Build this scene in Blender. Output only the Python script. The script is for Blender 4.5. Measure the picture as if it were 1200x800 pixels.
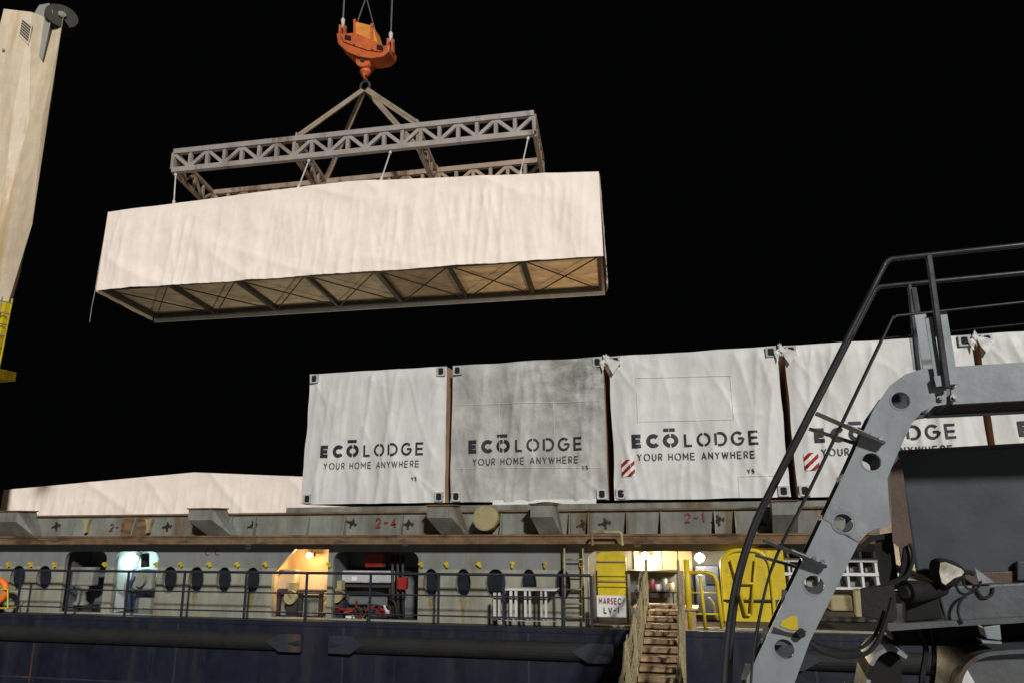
import bpy, bmesh, math, random
from mathutils import Vector, Matrix, noise
random.seed(7)
S = bpy.context.scene
for o in list(bpy.data.objects): bpy.data.objects.remove(o)
COL = S.collection
rad = math.radians
# ------------------------------------------------------------------ camera
EZ = 2.65                                   # height of the lens above the quay
F, PIT, YAW, ROL = 866.7, rad(13.9), rad(13.9), rad(-0.4)
def ray(px, py):
    x, y = px - 600, py - 400
    c, s = math.cos(-ROL), math.sin(-ROL); x, y = c*x - s*y, s*x + c*y
    dx, dy = x/F, -y/F
    cp, sp = math.cos(PIT), math.sin(PIT)
    fw = cp - dy*sp; up = sp + dy*cp
    cy, sy = math.cos(YAW), math.sin(YAW)
    return Vector((dx*cy - fw*sy, dx*sy + fw*cy, up))
CAM = Vector((0, 0, EZ))
def at(px, py, Y):                          # a point of the plane y = Y
    r = ray(px, py); return CAM + r*(Y/r.y)
cd = bpy.data.cameras.new('camera'); cam = bpy.data.objects.new('camera', cd); COL.objects.link(cam)
cd.sensor_fit = 'HORIZONTAL'; cd.sensor_width = 36; cd.lens = F/1200*36; cd.clip_end = 3000; cd.clip_start = .05
b = -ray(600, 400).normalized(); r_ = (ray(601, 400) - ray(600, 400)).normalized(); u_ = b.cross(r_)
m = Matrix((r_, u_, b)).transposed().to_4x4(); m.translation = CAM; cam.matrix_world = m
S.camera = cam
# ------------------------------------------------------------------ night sky and harbour floodlight
w = bpy.data.worlds.new('World'); S.world = w; w.use_nodes = True
w.node_tree.nodes['Background'].inputs[0].default_value = (.0009, .001, .0012, 1)
w.node_tree.nodes['Background'].inputs[1].default_value = 1
sl = bpy.data.lights.new('sun', 'SUN'); sl.energy = 3.05; sl.angle = rad(4); sl.color = (1, .975, .94)
so = bpy.data.objects.new('sun', sl); COL.objects.link(so)
EL, AZ = rad(27), rad(27)
sd = Vector((math.sin(AZ)*math.cos(EL), -math.cos(AZ)*math.cos(EL), math.sin(EL)))
so.rotation_euler = sd.to_track_quat('Z', 'Y').to_euler(); so.location = (20, -40, 60)
S.view_settings.view_transform = 'Standard'; S.view_settings.look = 'None'
S.view_settings.exposure = 0; S.view_settings.gamma = 1
# ------------------------------------------------------------------ materials
def rgb(c): return (c[0], c[1], c[2], 1)
def mat(name, col, rough=.6, metal=0, var=.15, vs=2.5, rust=0, rcol=(.10, .045, .018), rs=(1.6, 1.6, .35), bump=.15, bs=30, dirt=0, dcol=(.05, .045, .035), ds=(1, 1, 1), spec=.4, chip=0, ccol=(.08, .06, .05), blot=None, upper=None):
    mt = bpy.data.materials.new(name); mt.use_nodes = True; nt = mt.node_tree; N = nt.nodes; L = nt.links
    p = N['Principled BSDF']; p.inputs['Roughness'].default_value = rough; p.inputs['Metallic'].default_value = metal
    p.inputs['Specular IOR Level'].default_value = spec
    g = N.new('ShaderNodeNewGeometry')
    def nz(scale, det, vec=None, ro=.6):
        n = N.new('ShaderNodeTexNoise'); n.inputs['Scale'].default_value = scale; n.inputs['Detail'].default_value = det
        n.inputs['Roughness'].default_value = ro
        L.new(vec if vec else g.outputs['Position'], n.inputs['Vector']); return n.outputs['Fac']
    def mp(sc):
        v = N.new('ShaderNodeVectorMath'); v.operation = 'MULTIPLY'; v.inputs[1].default_value = sc
        L.new(g.outputs['Position'], v.inputs[0]); return v.outputs[0]
    def rng(f, a, b, c, d):
        n = N.new('ShaderNodeMapRange'); n.inputs[1].default_value = a; n.inputs[2].default_value = b
        n.inputs[3].default_value = c; n.inputs[4].default_value = d; L.new(f, n.inputs[0]); return n.outputs[0]
    def mix(f, a, b):
        n = N.new('ShaderNodeMix'); n.data_type = 'RGBA'; L.new(f, n.inputs[0])
        for s, v in ((6, a), (7, b)):
            if isinstance(v, tuple): n.inputs[s].default_value = rgb(v)
            else: L.new(v, n.inputs[s])
        return n.outputs[2]
    lo = tuple(x*(1 - var) for x in col); hi = tuple(min(1, x*(1 + var)) for x in col)
    c = mix(rng(nz(vs, 6), .3, .7, 0, 1), lo, hi)
    if upper:                               # another base colour above a given height
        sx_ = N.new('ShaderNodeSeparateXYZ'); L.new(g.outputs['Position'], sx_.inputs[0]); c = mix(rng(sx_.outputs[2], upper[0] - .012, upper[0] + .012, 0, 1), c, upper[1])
    if dirt: c = mix(rng(nz(1.3, 8, mp(ds), .65), .44, .66, 0, dirt), c, dcol)
    if blot:                                # a soot stain with its own place and ragged edge
        vd = N.new('ShaderNodeVectorMath'); vd.operation = 'DISTANCE'; L.new(g.outputs['Position'], vd.inputs[0]); vd.inputs[1].default_value = blot[:3]
        mu = N.new('ShaderNodeMath'); mu.operation = 'MULTIPLY'; L.new(rng(vd.outputs['Value'], 0, blot[3], 1, 0), mu.inputs[0]); L.new(rng(nz(2.2, 8, mp((1, 1, 1.6)), .7), .38, .60, 0, .8), mu.inputs[1])
        mu.use_clamp = True; c = mix(mu.outputs[0], c, (.07, .07, .065))
    if chip: c = mix(rng(nz(9, 5), .60, .66, 0, chip), c, ccol)
    ro = None
    if rust:
        k = rng(nz(1, 8, mp(rs), .65), .60 - .2*rust, .70 - .16*rust, 0, min(1, .45 + rust))
        c = mix(k, c, rcol)
        ro = rng(k, 0, 1, rough, .9)
    L.new(c, p.inputs['Base Color'])
    if ro is None: ro = rng(nz(5, 4), .3, .7, max(0, rough - .08), min(1, rough + .08))
    L.new(ro, p.inputs['Roughness'])
    if bump:
        bn = N.new('ShaderNodeBump'); bn.inputs['Strength'].default_value = bump; bn.inputs['Distance'].default_value = .02
        L.new(nz(bs, 6), bn.inputs['Height']); L.new(bn.outputs[0], p.inputs['Normal'])
    return mt
def emis(name, col, st):
    mt = bpy.data.materials.new(name); mt.use_nodes = True; p = mt.node_tree.nodes['Principled BSDF']
    p.inputs['Base Color'].default_value = (.8, .8, .8, 1); p.inputs['Emission Color'].default_value = rgb(col)
    p.inputs['Emission Strength'].default_value = st; return mt
T = {
 'tarp': mat('tarp_white', (.645, .645, .62), .5, dirt=.4, dcol=(.36, .35, .30), ds=(1.6, 1.6, .35), var=.06, bump=.3, bs=5),
 'tarpd': mat('tarp_soiled', (.46, .465, .43), .6, dirt=.7, dcol=(.19, .19, .17), ds=(1.2, 1.2, .7), var=.22, vs=1.6, chip=.3, ccol=(.25, .25, .22), bump=.4, bs=7, blot=(-2.3, 15.4, 5.9, 1.9)),
 'tarpw': mat('tarp_warm_white', (.91, .80, .705), .58, spec=.25, dirt=.22, dcol=(.66, .56, .48), ds=(.7, .7, .5), var=.05, bump=.22, bs=5),
 'tarps': mat('tarp_side_warm_lit', (.50, .33, .22), .6, dirt=.3, var=.1, bump=.2, bs=7),  # tan colour stands in for warm lamp light falling into the gaps
 'ink': mat('ink', (.018, .02, .028), .6, var=.2, bump=0),
 'inkthin': mat('ink_thin', (.05, .052, .06), .6, var=.3, bump=0),
 'cast': mat('casting_white', (.46, .47, .48), .5, var=.2, chip=.6, dirt=.4),
 'black': mat('black_void', (.006, .006, .006), .8, bump=0),
 'grey': mat('ship_grey', (.20, .208, .18), .55, rcol=(.12, .07, .03), rust=.36, var=.22, dirt=.6, dcol=(.07, .065, .05), ds=(1.5, 1.5, .4)),
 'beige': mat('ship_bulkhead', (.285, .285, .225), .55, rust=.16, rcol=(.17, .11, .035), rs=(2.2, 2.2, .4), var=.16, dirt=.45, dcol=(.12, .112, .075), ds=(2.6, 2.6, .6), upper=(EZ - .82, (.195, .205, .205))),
 'rust': mat('rusty_steel', (.14, .08, .038), .85, dirt=.5, dcol=(.22, .17, .10), ds=(.8, 2, 6), var=.4, vs=6, rust=.4, rcol=(.05, .024, .012), rs=(1.2, 4, 6), bump=.5, bs=25),
 'navy': mat('hull_navy', (.009, .0118, .0235), .45, var=.4, rust=.22, rcol=(.016, .016, .020), rs=(2.4, 2.4, .22), dirt=.7, dcol=(.019, .021, .030), ds=(2.2, 2.2, .5), bump=.5, bs=2.5),
 'navyrail': mat('navy_rail', (.018, .021, .034), .5, var=.2, chip=.5, ccol=(.09, .06, .05)),
 'rubber': mat('rubber', (.012, .012, .012), .75, bump=.3, var=.3),
 'plate': mat('strake_end_plate', (.026, .029, .042), .5, rust=.2, var=.25),
 'orange': mat('orange_paint', (.62, .135, .04), .45, dirt=.5, dcol=(.2, .06, .03), chip=.6, ccol=(.12, .06, .04)),
 'orangey': mat('orange_yellow_paint', (.78, .30, .06), .45, dirt=.3, dcol=(.3, .1, .03)),
 'yellow': mat('yellow_paint', (.60, .46, .016), .45, rust=.16, rcol=(.14, .08, .02), var=.18, dirt=.3, dcol=(.22, .15, .02), ds=(2, 2, .6), chip=.3, ccol=(.12, .09, .03)),
 'paley': mat('pale_yellow_paint', (.34, .285, .145), .55, rust=.35, chip=.6),
 'steel': mat('spreader_grey', (.345, .305, .275), .5, metal=.1, rust=.15, var=.15),
 'steelb': mat('spreader_brown_grey', (.33, .25, .19), .6, metal=.2, rust=.3, var=.2),
 'sling': mat('sling_web', (.30, .235, .165), .8, var=.25, bump=.4, bs=60),
 'wire': mat('wire_rope', (.16, .155, .15), .5, metal=.6, var=.2),
 'wirew': mat('pale_strap', (.6, .58, .54), .7),
 'darks': mat('dark_steel', (.034, .030, .026), .6, rust=.2),
 'floor': mat('floor_panel', (.50, .43, .31), .7, var=.2, dirt=.4, dcol=(.14, .10, .06)),
 'floorw': mat('floor_wood', (.60, .46, .30), .7, var=.25, dirt=.35, dcol=(.18, .10, .05), ds=(.3, 2, 1)),
 'floorb': mat('floor_wood_dark', (.34, .26, .17), .7, var=.25),
 'cream': mat('crane_cream', (.64, .53, .38), .5, rust=.3, rcol=(.45, .30, .11), var=.10, rs=(1.1, 1.1, .14), dirt=.5, dcol=(.40, .33, .22), ds=(1.2, 1.2, .2)),
 'creamd': mat('crane_grey_green', (.32, .33, .30), .5, rust=.1, var=.1),
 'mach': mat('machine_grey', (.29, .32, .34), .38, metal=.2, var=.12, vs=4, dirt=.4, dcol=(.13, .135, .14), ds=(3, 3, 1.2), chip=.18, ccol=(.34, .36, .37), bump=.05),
 'machl': mat('machine_scuffed', (.235, .25, .26), .45, metal=.3, var=.3, vs=12, chip=.3, ccol=(.36, .37, .38)),
 'tube': mat('handrail_dark', (.085, .085, .09), .3, metal=.75, var=.25, bump=.03),
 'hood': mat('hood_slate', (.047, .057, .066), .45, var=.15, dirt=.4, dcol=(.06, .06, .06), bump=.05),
 'chas': mat('chassis_grey', (.10, .112, .122), .4, metal=.3, var=.2, dirt=.35, dcol=(.14, .11, .09)),
 'brown': mat('brown_plate', (.085, .055, .042), .5, var=.25),
 'bolt': mat('bolt_zinc', (.35, .35, .36), .35, metal=.8),
 'gleam': mat('mirror_gleam', (.6, .56, .48), .25, metal=.35, var=.45, vs=20, bump=.1, bs=8),  # pale mottled colour stands in for the mirror's bright reflection
 'white': mat('white_paint', (.62, .63, .62), .5, rust=.1, rcol=(.3, .2, .1), var=.08, dirt=.4, dcol=(.3, .28, .22)),
 'whiteclean': mat('white_sign', (.72, .71, .66), .5, var=.06),
 'red': mat('red_paint', (.27, .016, .014), .45, var=.2, chip=.4),
 'redink': mat('red_marking', (.19, .028, .032), .6, var=.4, vs=18),
 'orink': mat('orange_marking', (.42, .15, .07), .6, var=.4, vs=18),
 'lifeb': mat('lifebuoy_orange', (.85, .18, .02), .5),
 'wood': mat('tread_brown', (.36, .235, .13), .55, var=.35, vs=7, rust=.2, rcol=(.07, .04, .02), bump=.4),
 'rope': mat('rope_tan', (.33, .275, .16), .9, var=.3, vs=20, bump=.5, bs=60),
 'inner': mat('inner_wall', (.13, .145, .15), .5, rust=.2, var=.2, dirt=.4),
 'innerc': mat('inner_pale', (.62, .66, .64), .5, var=.08, dirt=.3, dcol=(.3, .3, .28)),
 'innerw': mat('inner_tan', (.55, .40, .24), .55, var=.12, rust=.12),
 'equip': mat('equipment_grey', (.24, .24, .21), .5, rust=.25, var=.25),
 'equipb': mat('equipment_blue', (.04, .055, .10), .5, var=.25),
 'concrete': mat('quay_concrete', (.36, .35, .33), .85, var=.15, dirt=.4, dcol=(.18, .17, .16)),
 'glass': mat('porthole_glass', (.012, .015, .019), .3, var=.2, bump=.02),
 'stain': mat('rust_run', (.20, .145, .055), .7, var=.35, vs=12, dirt=.6, dcol=(.25, .24, .18), ds=(6, 6, 3)),
 'lampw': emis('lamp_warm', (1, .72, .36), 60), 'lampc': emis('lamp_cool', (.75, 1, .97), 30), 'lampn': emis('lamp_neutral', (1, .86, .62), 90),
}
wm = bpy.data.materials.new('harbour_water'); wm.use_nodes = True; p = wm.node_tree.nodes['Principled BSDF']
p.inputs['Base Color'].default_value = (.002, .003, .004, 1); p.inputs['Roughness'].default_value = .12
n = wm.node_tree.nodes.new('ShaderNodeTexNoise'); n.inputs['Scale'].default_value = 1.5
bn = wm.node_tree.nodes.new('ShaderNodeBump'); bn.inputs['Strength'].default_value = .5
wm.node_tree.links.new(n.outputs['Fac'], bn.inputs['Height']); wm.node_tree.links.new(bn.outputs[0], p.inputs['Normal']); T['water'] = wm
# ------------------------------------------------------------------ mesh helpers
def V(x, y, z): return Vector((x, y, z + EZ))          # z measured from the lens height
def wloc(o):
    v = Vector((0, 0, 0))
    while o: v += o.location; o = o.parent
    return v
def thing(name, label, cat, loc, group=None):
    o = bpy.data.objects.new(name, None); COL.objects.link(o); o.location = loc; o.empty_display_size = .1
    o['label'] = label; o['category'] = cat
    if group: o['group'] = group
    return o
def tag(o, label, cat, group=None):
    o['label'] = label; o['category'] = cat
    if group: o['group'] = group
    return o
class MB:
    def __init__(s): s.v = []; s.f = []
    def add(s, vs, fs):
        k = len(s.v); s.v += [Vector(x) for x in vs]; s.f += [tuple(i + k for i in f) for f in fs]; return s
    def hexa(s, c8): return s.add(c8, [(0, 3, 2, 1), (4, 5, 6, 7), (0, 1, 5, 4), (1, 2, 6, 5), (2, 3, 7, 6), (3, 0, 4, 7)])
    def box(s, a, b):
        x0, x1 = sorted((a[0], b[0])); y0, y1 = sorted((a[1], b[1])); z0, z1 = sorted((a[2], b[2]))
        return s.hexa([(x0, y0, z0), (x1, y0, z0), (x1, y1, z0), (x0, y1, z0), (x0, y0, z1), (x1, y0, z1), (x1, y1, z1), (x0, y1, z1)])
    def bar(s, a, b, w, h, up=(0, 0, 1)):
        a, b = Vector(a), Vector(b); d = (b - a).normalized(); up = Vector(up)
        if abs(d.dot(up)) > .99: up = Vector((0, 1, 0))
        sx = d.cross(up).normalized()*(w/2); uz = sx.cross(d).normalized()*(h/2)
        return s.hexa([a - sx - uz, a + sx - uz, b + sx - uz, b - sx - uz, a - sx + uz, a + sx + uz, b + sx + uz, b - sx + uz])
    def tube(s, path, r, n=8, cap=True):
        path = [Vector(q) for q in path]; k = len(s.v); m_ = len(path); up = None
        for i, q in enumerate(path):
            d = (path[min(i + 1, m_ - 1)] - path[max(i - 1, 0)]).normalized()
            if up is None: up = d.orthogonal().normalized()
            up = (up - d*up.dot(d)).normalized(); e = d.cross(up)
            rr = r[i] if isinstance(r, (list, tuple)) else r
            s.v += [q + (up*math.cos(2*math.pi*j/n) + e*math.sin(2*math.pi*j/n))*rr for j in range(n)]
        for i in range(m_ - 1):
            for j in range(n):
                a = k + i*n + j; b_ = k + i*n + (j + 1) % n; s.f.append((a, b_, b_ + n, a + n))
        if cap: s.f.append(tuple(k + j for j in reversed(range(n)))); s.f.append(tuple(k + (m_ - 1)*n + j for j in range(n)))
        return s
    def disc(s, c, axis, r, h, n=20):                       # a cylinder with its centre c
        c = Vector(c); a = Vector(axis).normalized()*h/2; return s.tube([c - a, c + a], r, n)
    def prism(s, poly, d):                                  # 3-d polygon swept along d
        n = len(poly); d = Vector(d); poly = [Vector(q) for q in poly]
        return s.add(poly + [q + d for q in poly], [tuple(range(n)), tuple(reversed(range(n, 2*n)))] + [(i, i + n, (i + 1) % n + n, (i + 1) % n) for i in range(n)])
    def grid(s, nu, nv, fn):
        k = len(s.v)
        for j in range(nv + 1):
            for i in range(nu + 1): s.v.append(Vector(fn(i/nu, j/nv)))
        for j in range(nv):
            for i in range(nu):
                a = k + j*(nu + 1) + i; s.f.append((a, a + 1, a + nu + 2, a + nu + 1))
        return s
    def build(s, name, mt, parent=None, smooth=False, bevel=0, kind=None, fix=True):
        me = bpy.data.meshes.new(name); l = wloc(parent) if parent else Vector((0, 0, 0))
        me.from_pydata([v - l for v in s.v], [], s.f); me.update()
        if fix or bevel:
            bm = bmesh.new(); bm.from_mesh(me)
            if fix: bmesh.ops.recalc_face_normals(bm, faces=bm.faces)
            if bevel: bmesh.ops.bevel(bm, geom=bm.edges[:], offset=bevel, segments=2, profile=.5, affect='EDGES')
            bm.to_mesh(me); bm.free()
        if smooth:
            for f in me.polygons: f.use_smooth = True
            if smooth == 'auto':
                for f in me.polygons: f.use_smooth = len(f.vertices) == 4
        me.materials.append(T[mt] if isinstance(mt, str) else mt)
        o = bpy.data.objects.new(name, me); COL.objects.link(o)
        if parent: o.parent = parent
        if kind: o['kind'] = kind
        return o
def copy_at(o, world, parent=None, rz=None):
    c = o.copy(); COL.objects.link(c); par = parent if parent else o.parent; c.parent = par
    c.location = Vector(world) - (wloc(par) if par else Vector((0, 0, 0)))
    if rz is not None: c.rotation_euler = rz
    return c
def local(name, mb, mt, parent, world, **k):                # mesh built round the origin, set down at a world point
    o = mb.build(name, mt, None, **k); o.parent = parent; o.location = Vector(world) - wloc(parent); return o
def plate(name, mt, parent, outline, holes, fmap, depth, bevel=0, kind=None):
    """flat plate with holes: 2-d outlines filled by a curve, then mapped to the world by fmap(u, v, w)"""
    cu = bpy.data.curves.new('c', 'CURVE'); cu.dimensions = '2D'; cu.fill_mode = 'BOTH'; cu.extrude = depth/2
    cu.bevel_depth = 0
    for pts in [outline] + holes:
        sp = cu.splines.new('POLY'); sp.points.add(len(pts) - 1); sp.use_cyclic_u = True
        for q, pt in zip(sp.points, pts): q.co = (pt[0], pt[1], 0, 1)
    o = bpy.data.objects.new('c', cu); COL.objects.link(o)
    dg = bpy.context.evaluated_depsgraph_get(); me = bpy.data.meshes.new_from_object(o.evaluated_get(dg))
    bpy.data.objects.remove(o); bpy.data.curves.remove(cu)
    l = wloc(parent) if parent else Vector((0, 0, 0))
    for v in me.vertices: v.co = fmap(v.co.x, v.co.y, v.co.z + depth/2) - l
    bm = bmesh.new(); bm.from_mesh(me); bmesh.ops.remove_doubles(bm, verts=bm.verts, dist=1e-5); bmesh.ops.recalc_face_normals(bm, faces=bm.faces); bm.to_mesh(me); bm.free()
    me.name = name; me.materials.clear(); me.materials.append(T[mt])
    for f in me.polygons: f.use_smooth = False; f.material_index = 0
    o = bpy.data.objects.new(name, me); COL.objects.link(o); o.parent = parent
    if kind: o['kind'] = kind
    return o
def circ(cx, cy, rx, ry=None, n=24): ry = ry or rx; return [(cx + rx*math.cos(2*math.pi*i/n), cy + ry*math.sin(2*math.pi*i/n)) for i in range(n)]
def rrect(x0, y0, x1, y1, r, n=6, corners=(1, 1, 1, 1)):
    out = []
    for (cx, cy, a, on) in ((x1 - r, y1 - r, 0, corners[0]), (x0 + r, y1 - r, 90, corners[1]), (x0 + r, y0 + r, 180, corners[2]), (x1 - r, y0 + r, 270, corners[3])):
        if on: out += [(cx + r*math.cos(rad(a + 90*i/n)), cy + r*math.sin(rad(a + 90*i/n))) for i in range(n + 1)]
        else: sx = 1 if a in (0, 270) else -1; sy = 1 if a in (0, 90) else -1; out.append((cx + sx*r, cy + sy*r))
    return out
# ------------------------------------------------------------------ stroke lettering
def arc(cx, cy, rx, ry, a0, a1, n=16): return [(cx + rx*math.cos(rad(a0 + (a1 - a0)*i/n)), cy + ry*math.sin(rad(a0 + (a1 - a0)*i/n))) for i in range(n + 1)]
G = {
 'E': (.80, [[(.80, 1), (0, 1), (0, 0), (.80, 0)], [(0, .5), (.74, .5)]]), 'C': (.96, [arc(.52, .5, .52, .5, 42, 318, 22)]),
 'O': (1.1, [arc(.55, .5, .55, .5, 97, 263), arc(.55, .5, .55, .5, -83, 83)]), 'L': (.7, [[(0, 1), (0, 0), (.7, 0)]]),
 'D': (.98, [[(0, 0), (0, 1)], [(.2, 1)] + arc(.46, .5, .52, .5, 90, -90) + [(.2, 0)]]),
 'G': (1.04, [arc(.52, .5, .52, .5, 45, 360, 24), [(.57, .5), (1.04, .5)]]), 'Y': (.8, [[(0, 1), (.4, .48)], [(.8, 1), (.4, .48), (.4, 0)]]),
 'U': (.75, [[(0, 1)] + arc(.375, .35, .375, .35, 180, 360) + [(.75, 1)]]), 'R': (.66, [[(0, 0), (0, 1)], [(.0, 1)] + arc(.38, .73, .28, .27, 90, -90) + [(.0, .46)], [(.36, .46), (.66, 0)]]),
 'H': (.74, [[(0, 0), (0, 1)], [(.74, 0), (.74, 1)], [(0, .5), (.74, .5)]]), 'M': (.9, [[(0, 0), (0, 1), (.45, .35), (.9, 1), (.9, 0)]]),
 'N': (.76, [[(0, 0), (0, 1), (.76, 0), (.76, 1)]]), 'A': (.84, [[(0, 0), (.42, 1), (.84, 0)], [(.2, .3), (.64, .3)]]),
 'W': (1.15, [[(0, 1), (.3, 0), (.575, .95), (.85, 0), (1.15, 1)]]), 'V': (.8, [[(0, 1), (.4, 0), (.8, 1)]]), 'S': (.62, [arc(.31, .75, .31, .25, 20, 270, 10) + arc(.31, .25, .31, .25, 90, -160, 10)]),
 '-': (.6, [[(0, .5), (.6, .5)]]), '1': (.3, [[(.05, .8), (.3, 1), (.3, 0)]]), '2': (.6, [arc(.3, .7, .3, .3, 170, -30, 8) + [(0, 0), (.6, 0)]]),
 '3': (.6, [arc(.28, .75, .28, .25, 140, -90, 8), arc(.28, .25, .3, .25, 90, -140, 8)]), '4': (.62, [[(.45, 0), (.45, 1), (0, .3), (.62, .3)]]),
 '5': (.6, [[(.55, 1), (.08, 1), (.05, .55)] + arc(.27, .3, .3, .3, 110, -140, 8)]), ' ': (.42, []), '8': (.6, [circ(.3, .75, .27, .25, 14) + [(.57, .75)], circ(.3, .27, .3, .27, 14) + [(.6, .27)]]), '6': (.6, [circ(.3, .3, .3, .3, 14) + [(.6, .3)], [(.02, .35), (.15, .8), (.45, 1)]]),
}
def text_lines(s, h, t, gap=.22):
    """list of centre lines of the letters, origin at the left end of the base line, and the total width"""
    x = 0; out = []
    for ch in s:
        w_, pl = G[ch]
        for q in pl: out.append([(x + t/2 + u*(w_*h - t if w_*h > t else 0)/max(w_, 1e-3), t/2 + v*(h - t)) for u, v in q])
        x += w_*h + gap*h
    return out, x - gap*h
def ribbons(mb, lines, t, fmap, step=.06):
    for k, ln in enumerate(lines):
        pts = [Vector(ln[0])]
        for a, c in zip(ln, ln[1:]):
            a, c = Vector(a), Vector(c); n = max(1, int((c - a).length/step)); pts += [a + (c - a)*((i + 1)/n) for i in range(n)]
        L_, R_ = [], []
        for i, q in enumerate(pts):
            d0 = (q - pts[i - 1]) if i else (pts[1] - q); d1 = (pts[i + 1] - q) if i < len(pts) - 1 else d0
            d0 = d0.normalized(); d1 = d1.normalized(); d = d0 + d1
            d = d.normalized() if d.length > .05 else d0
            nn = Vector((-d.y, d.x)); sc = 1/max(.45, abs(nn.dot(Vector((-d0.y, d0.x)))))
            L_.append(q + nn*(t/2*sc)); R_.append(q - nn*(t/2*sc))
        m_ = len(pts); vs = [fmap(q.x, q.y, k) for q in L_] + [fmap(q.x, q.y, k) for q in R_]
        mb.add(vs, [(i, i + m_, i + m_ + 1, i + 1) for i in range(m_ - 1)])
def wall_text(s, px, py, Y, h, parent, mt='redink', t=None, name='lettering', kx=1):
    q = at(px, py, Y); t = t or h*.16; mb = MB(); ln, _ = text_lines(s, h, t)
    ribbons(mb, ln, t, lambda u, v, k: Vector((q.x + u*kx, Y - .004 - .0006*(k % 5), q.z + v))); return mb.build(name, mt, parent, fix=False)
sm = lambda a, b, x: (lambda t: t*t*(3 - 2*t))(max(0, min(1, (x - a)/(b - a))))
def fold(u, v, s, amp):
    a = noise.noise((u*1.5, v*.22, s)); b_ = noise.noise((u*3.6 + .5*v, v*.30, s + 7.3)); c = noise.noise((u*.7 + v*.55, v*.7 - u*.25, s + 3.1))
    e = noise.noise((u*.9 - v*1.1, v*.5 + u*.6, s + 11.7))
    g_ = noise.noise((u*2.3 - .25*v, v*.12, s + 17.1))
    h_ = noise.noise((u*1.9 + .35*v, v*.35 + u*.1, s + 29.4)); q_ = noise.noise((u*.55, v*.4, s + 41.2))
    return amp*(.65*a + .45*(1 - abs(b_))**3*(.6 + a) + .9*(1 - abs(g_))**6*(.7 + .6*q_) + .5*(1 - abs(h_))**12*(.7 + .6*q_) + .5*c + .25*(1 - abs(e))**9)

# ================================================================== the setting
MB().box((-400, -400, -.6), (400, 10.9, 0)).build('quay', 'concrete', kind='structure')
MB().box((-400, 10.6, -6), (400, 10.88, -.02)).build('quay_wall', 'concrete', kind='structure')
MB().add([(-1500, 10.87, -1.9), (1500, 10.87, -1.9), (1500, 2500, -1.9), (-1500, 2500, -1.9)], [(0, 1, 2, 3)]).build('water', 'water', kind='structure')
mb = MB()
mb.box((-400, 10.5, .003), (400, 10.89, .09)); mb.build('quay_kerb', 'concrete', kind='structure')

# ================================================================== the ship
HY, BY = 13.5, 14.1                          # hull side, bulkhead face
ship = thing('cargo_ship', 'navy hulled cargo ship with grey coaming, portholes and deck railing along the quay', 'ship', V(-5, HY, -4.5))
mb = MB(); mb.box(V(-60, HY, -6.4), V(45, 33, -1.83)); mb.build('hull', 'navy', ship)
mb = MB(); mb.box(V(-60, HY - .015, -1.83), V(45, HY + .05, -1.745)); mb.build('sheer_plate', 'navy', ship)
for xw in (-13.6, -10.2, -6.63, -3.1, 1.6, 4.3):
    MB().box(V(xw, HY - .006, -6), V(xw + .035, HY + .01, -1.85)).build('weld_seam', 'plate', ship)
MB().box(V(-60, HY - .008, -2.98), V(45, HY + .01, -2.95)).build('weld_seam', 'plate', ship)
MB().box(V(-60, HY + .05, -1.835), V(45, 33, -1.795)).build('deck', 'darks', ship)
def strake(px0, px1, ends):
    x0, x1 = at(px0, 745, HY).x, at(px1, 745, HY).x; zc = EZ - 2.13
    mb = MB(); prof = [(HY + .02 - .15*math.sin(math.pi*i/10), zc + .165*math.cos(math.pi*i/10)) for i in range(11)]
    mb.prism([(x0, y, z) for y, z in prof], (x1 - x0, 0, 0)); s = mb.build('rubbing_strake', 'rubber', ship)
    for e in ends:
        xe, d = (x1, -1) if e == 'r' else (x0, 1)
        P = [(xe - d*.02, HY - .12, zc - .15), (xe - d*.02, HY - .12, zc + .16), (xe + d*.42, HY - .135, zc + .16), (xe + d*.70, HY - .145, zc + .02), (xe + d*.42, HY - .135, zc - .15)]
        MB().prism(P, (0, .13, 0)).build('end_plate', 'plate', s)
strake(-900, 355, 'r'); strake(390, 718, 'lr'); strake(905, 1900, 'l')
# side bulkhead with its openings
def bx(px, Y=BY, y=690): return at(px, y, Y).x
ZT, ZB = EZ - .33, EZ - 1.79
ZH = EZ - .50                                # head of the openings
holes = []
ops = {'A': (72, 121), 'B': (131, 182), 'D': (389, 490), 'E': (690, 1110)}
for k, (a, c) in ops.items():
    holes.append(rrect(bx(a), ZB + .03, bx(c), ZH + (.0 if k != 'E' else .02), .17, corners=(1, 1, 0, 0)))
xa, xc = bx(318), bx(383)
holes.append([(xc, ZB + .03), (xc, ZH + .05), (xa + .48, ZH + .05), (xa, ZH - .42), (xa, ZB + .03)])
PORT = [19, 50, 197.5, 229, 261.5, 295, 505, 543, 581, 620, 660]
pz = at(500, 682, BY).z
PR = {q: (bx(q + 9) - bx(q - 9))/2*(1.3 if q == 581 else 1) for q in PORT}
for q in PORT: holes.append(circ(bx(q), pz, PR[q], .265, 22))
bk = plate('side_bulkhead', 'beige', ship, [(-40, ZB), (30, ZB), (30, ZT), (-40, ZT)], holes, lambda u, v, w_: Vector((u, BY + w_, v)), .09)
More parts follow.
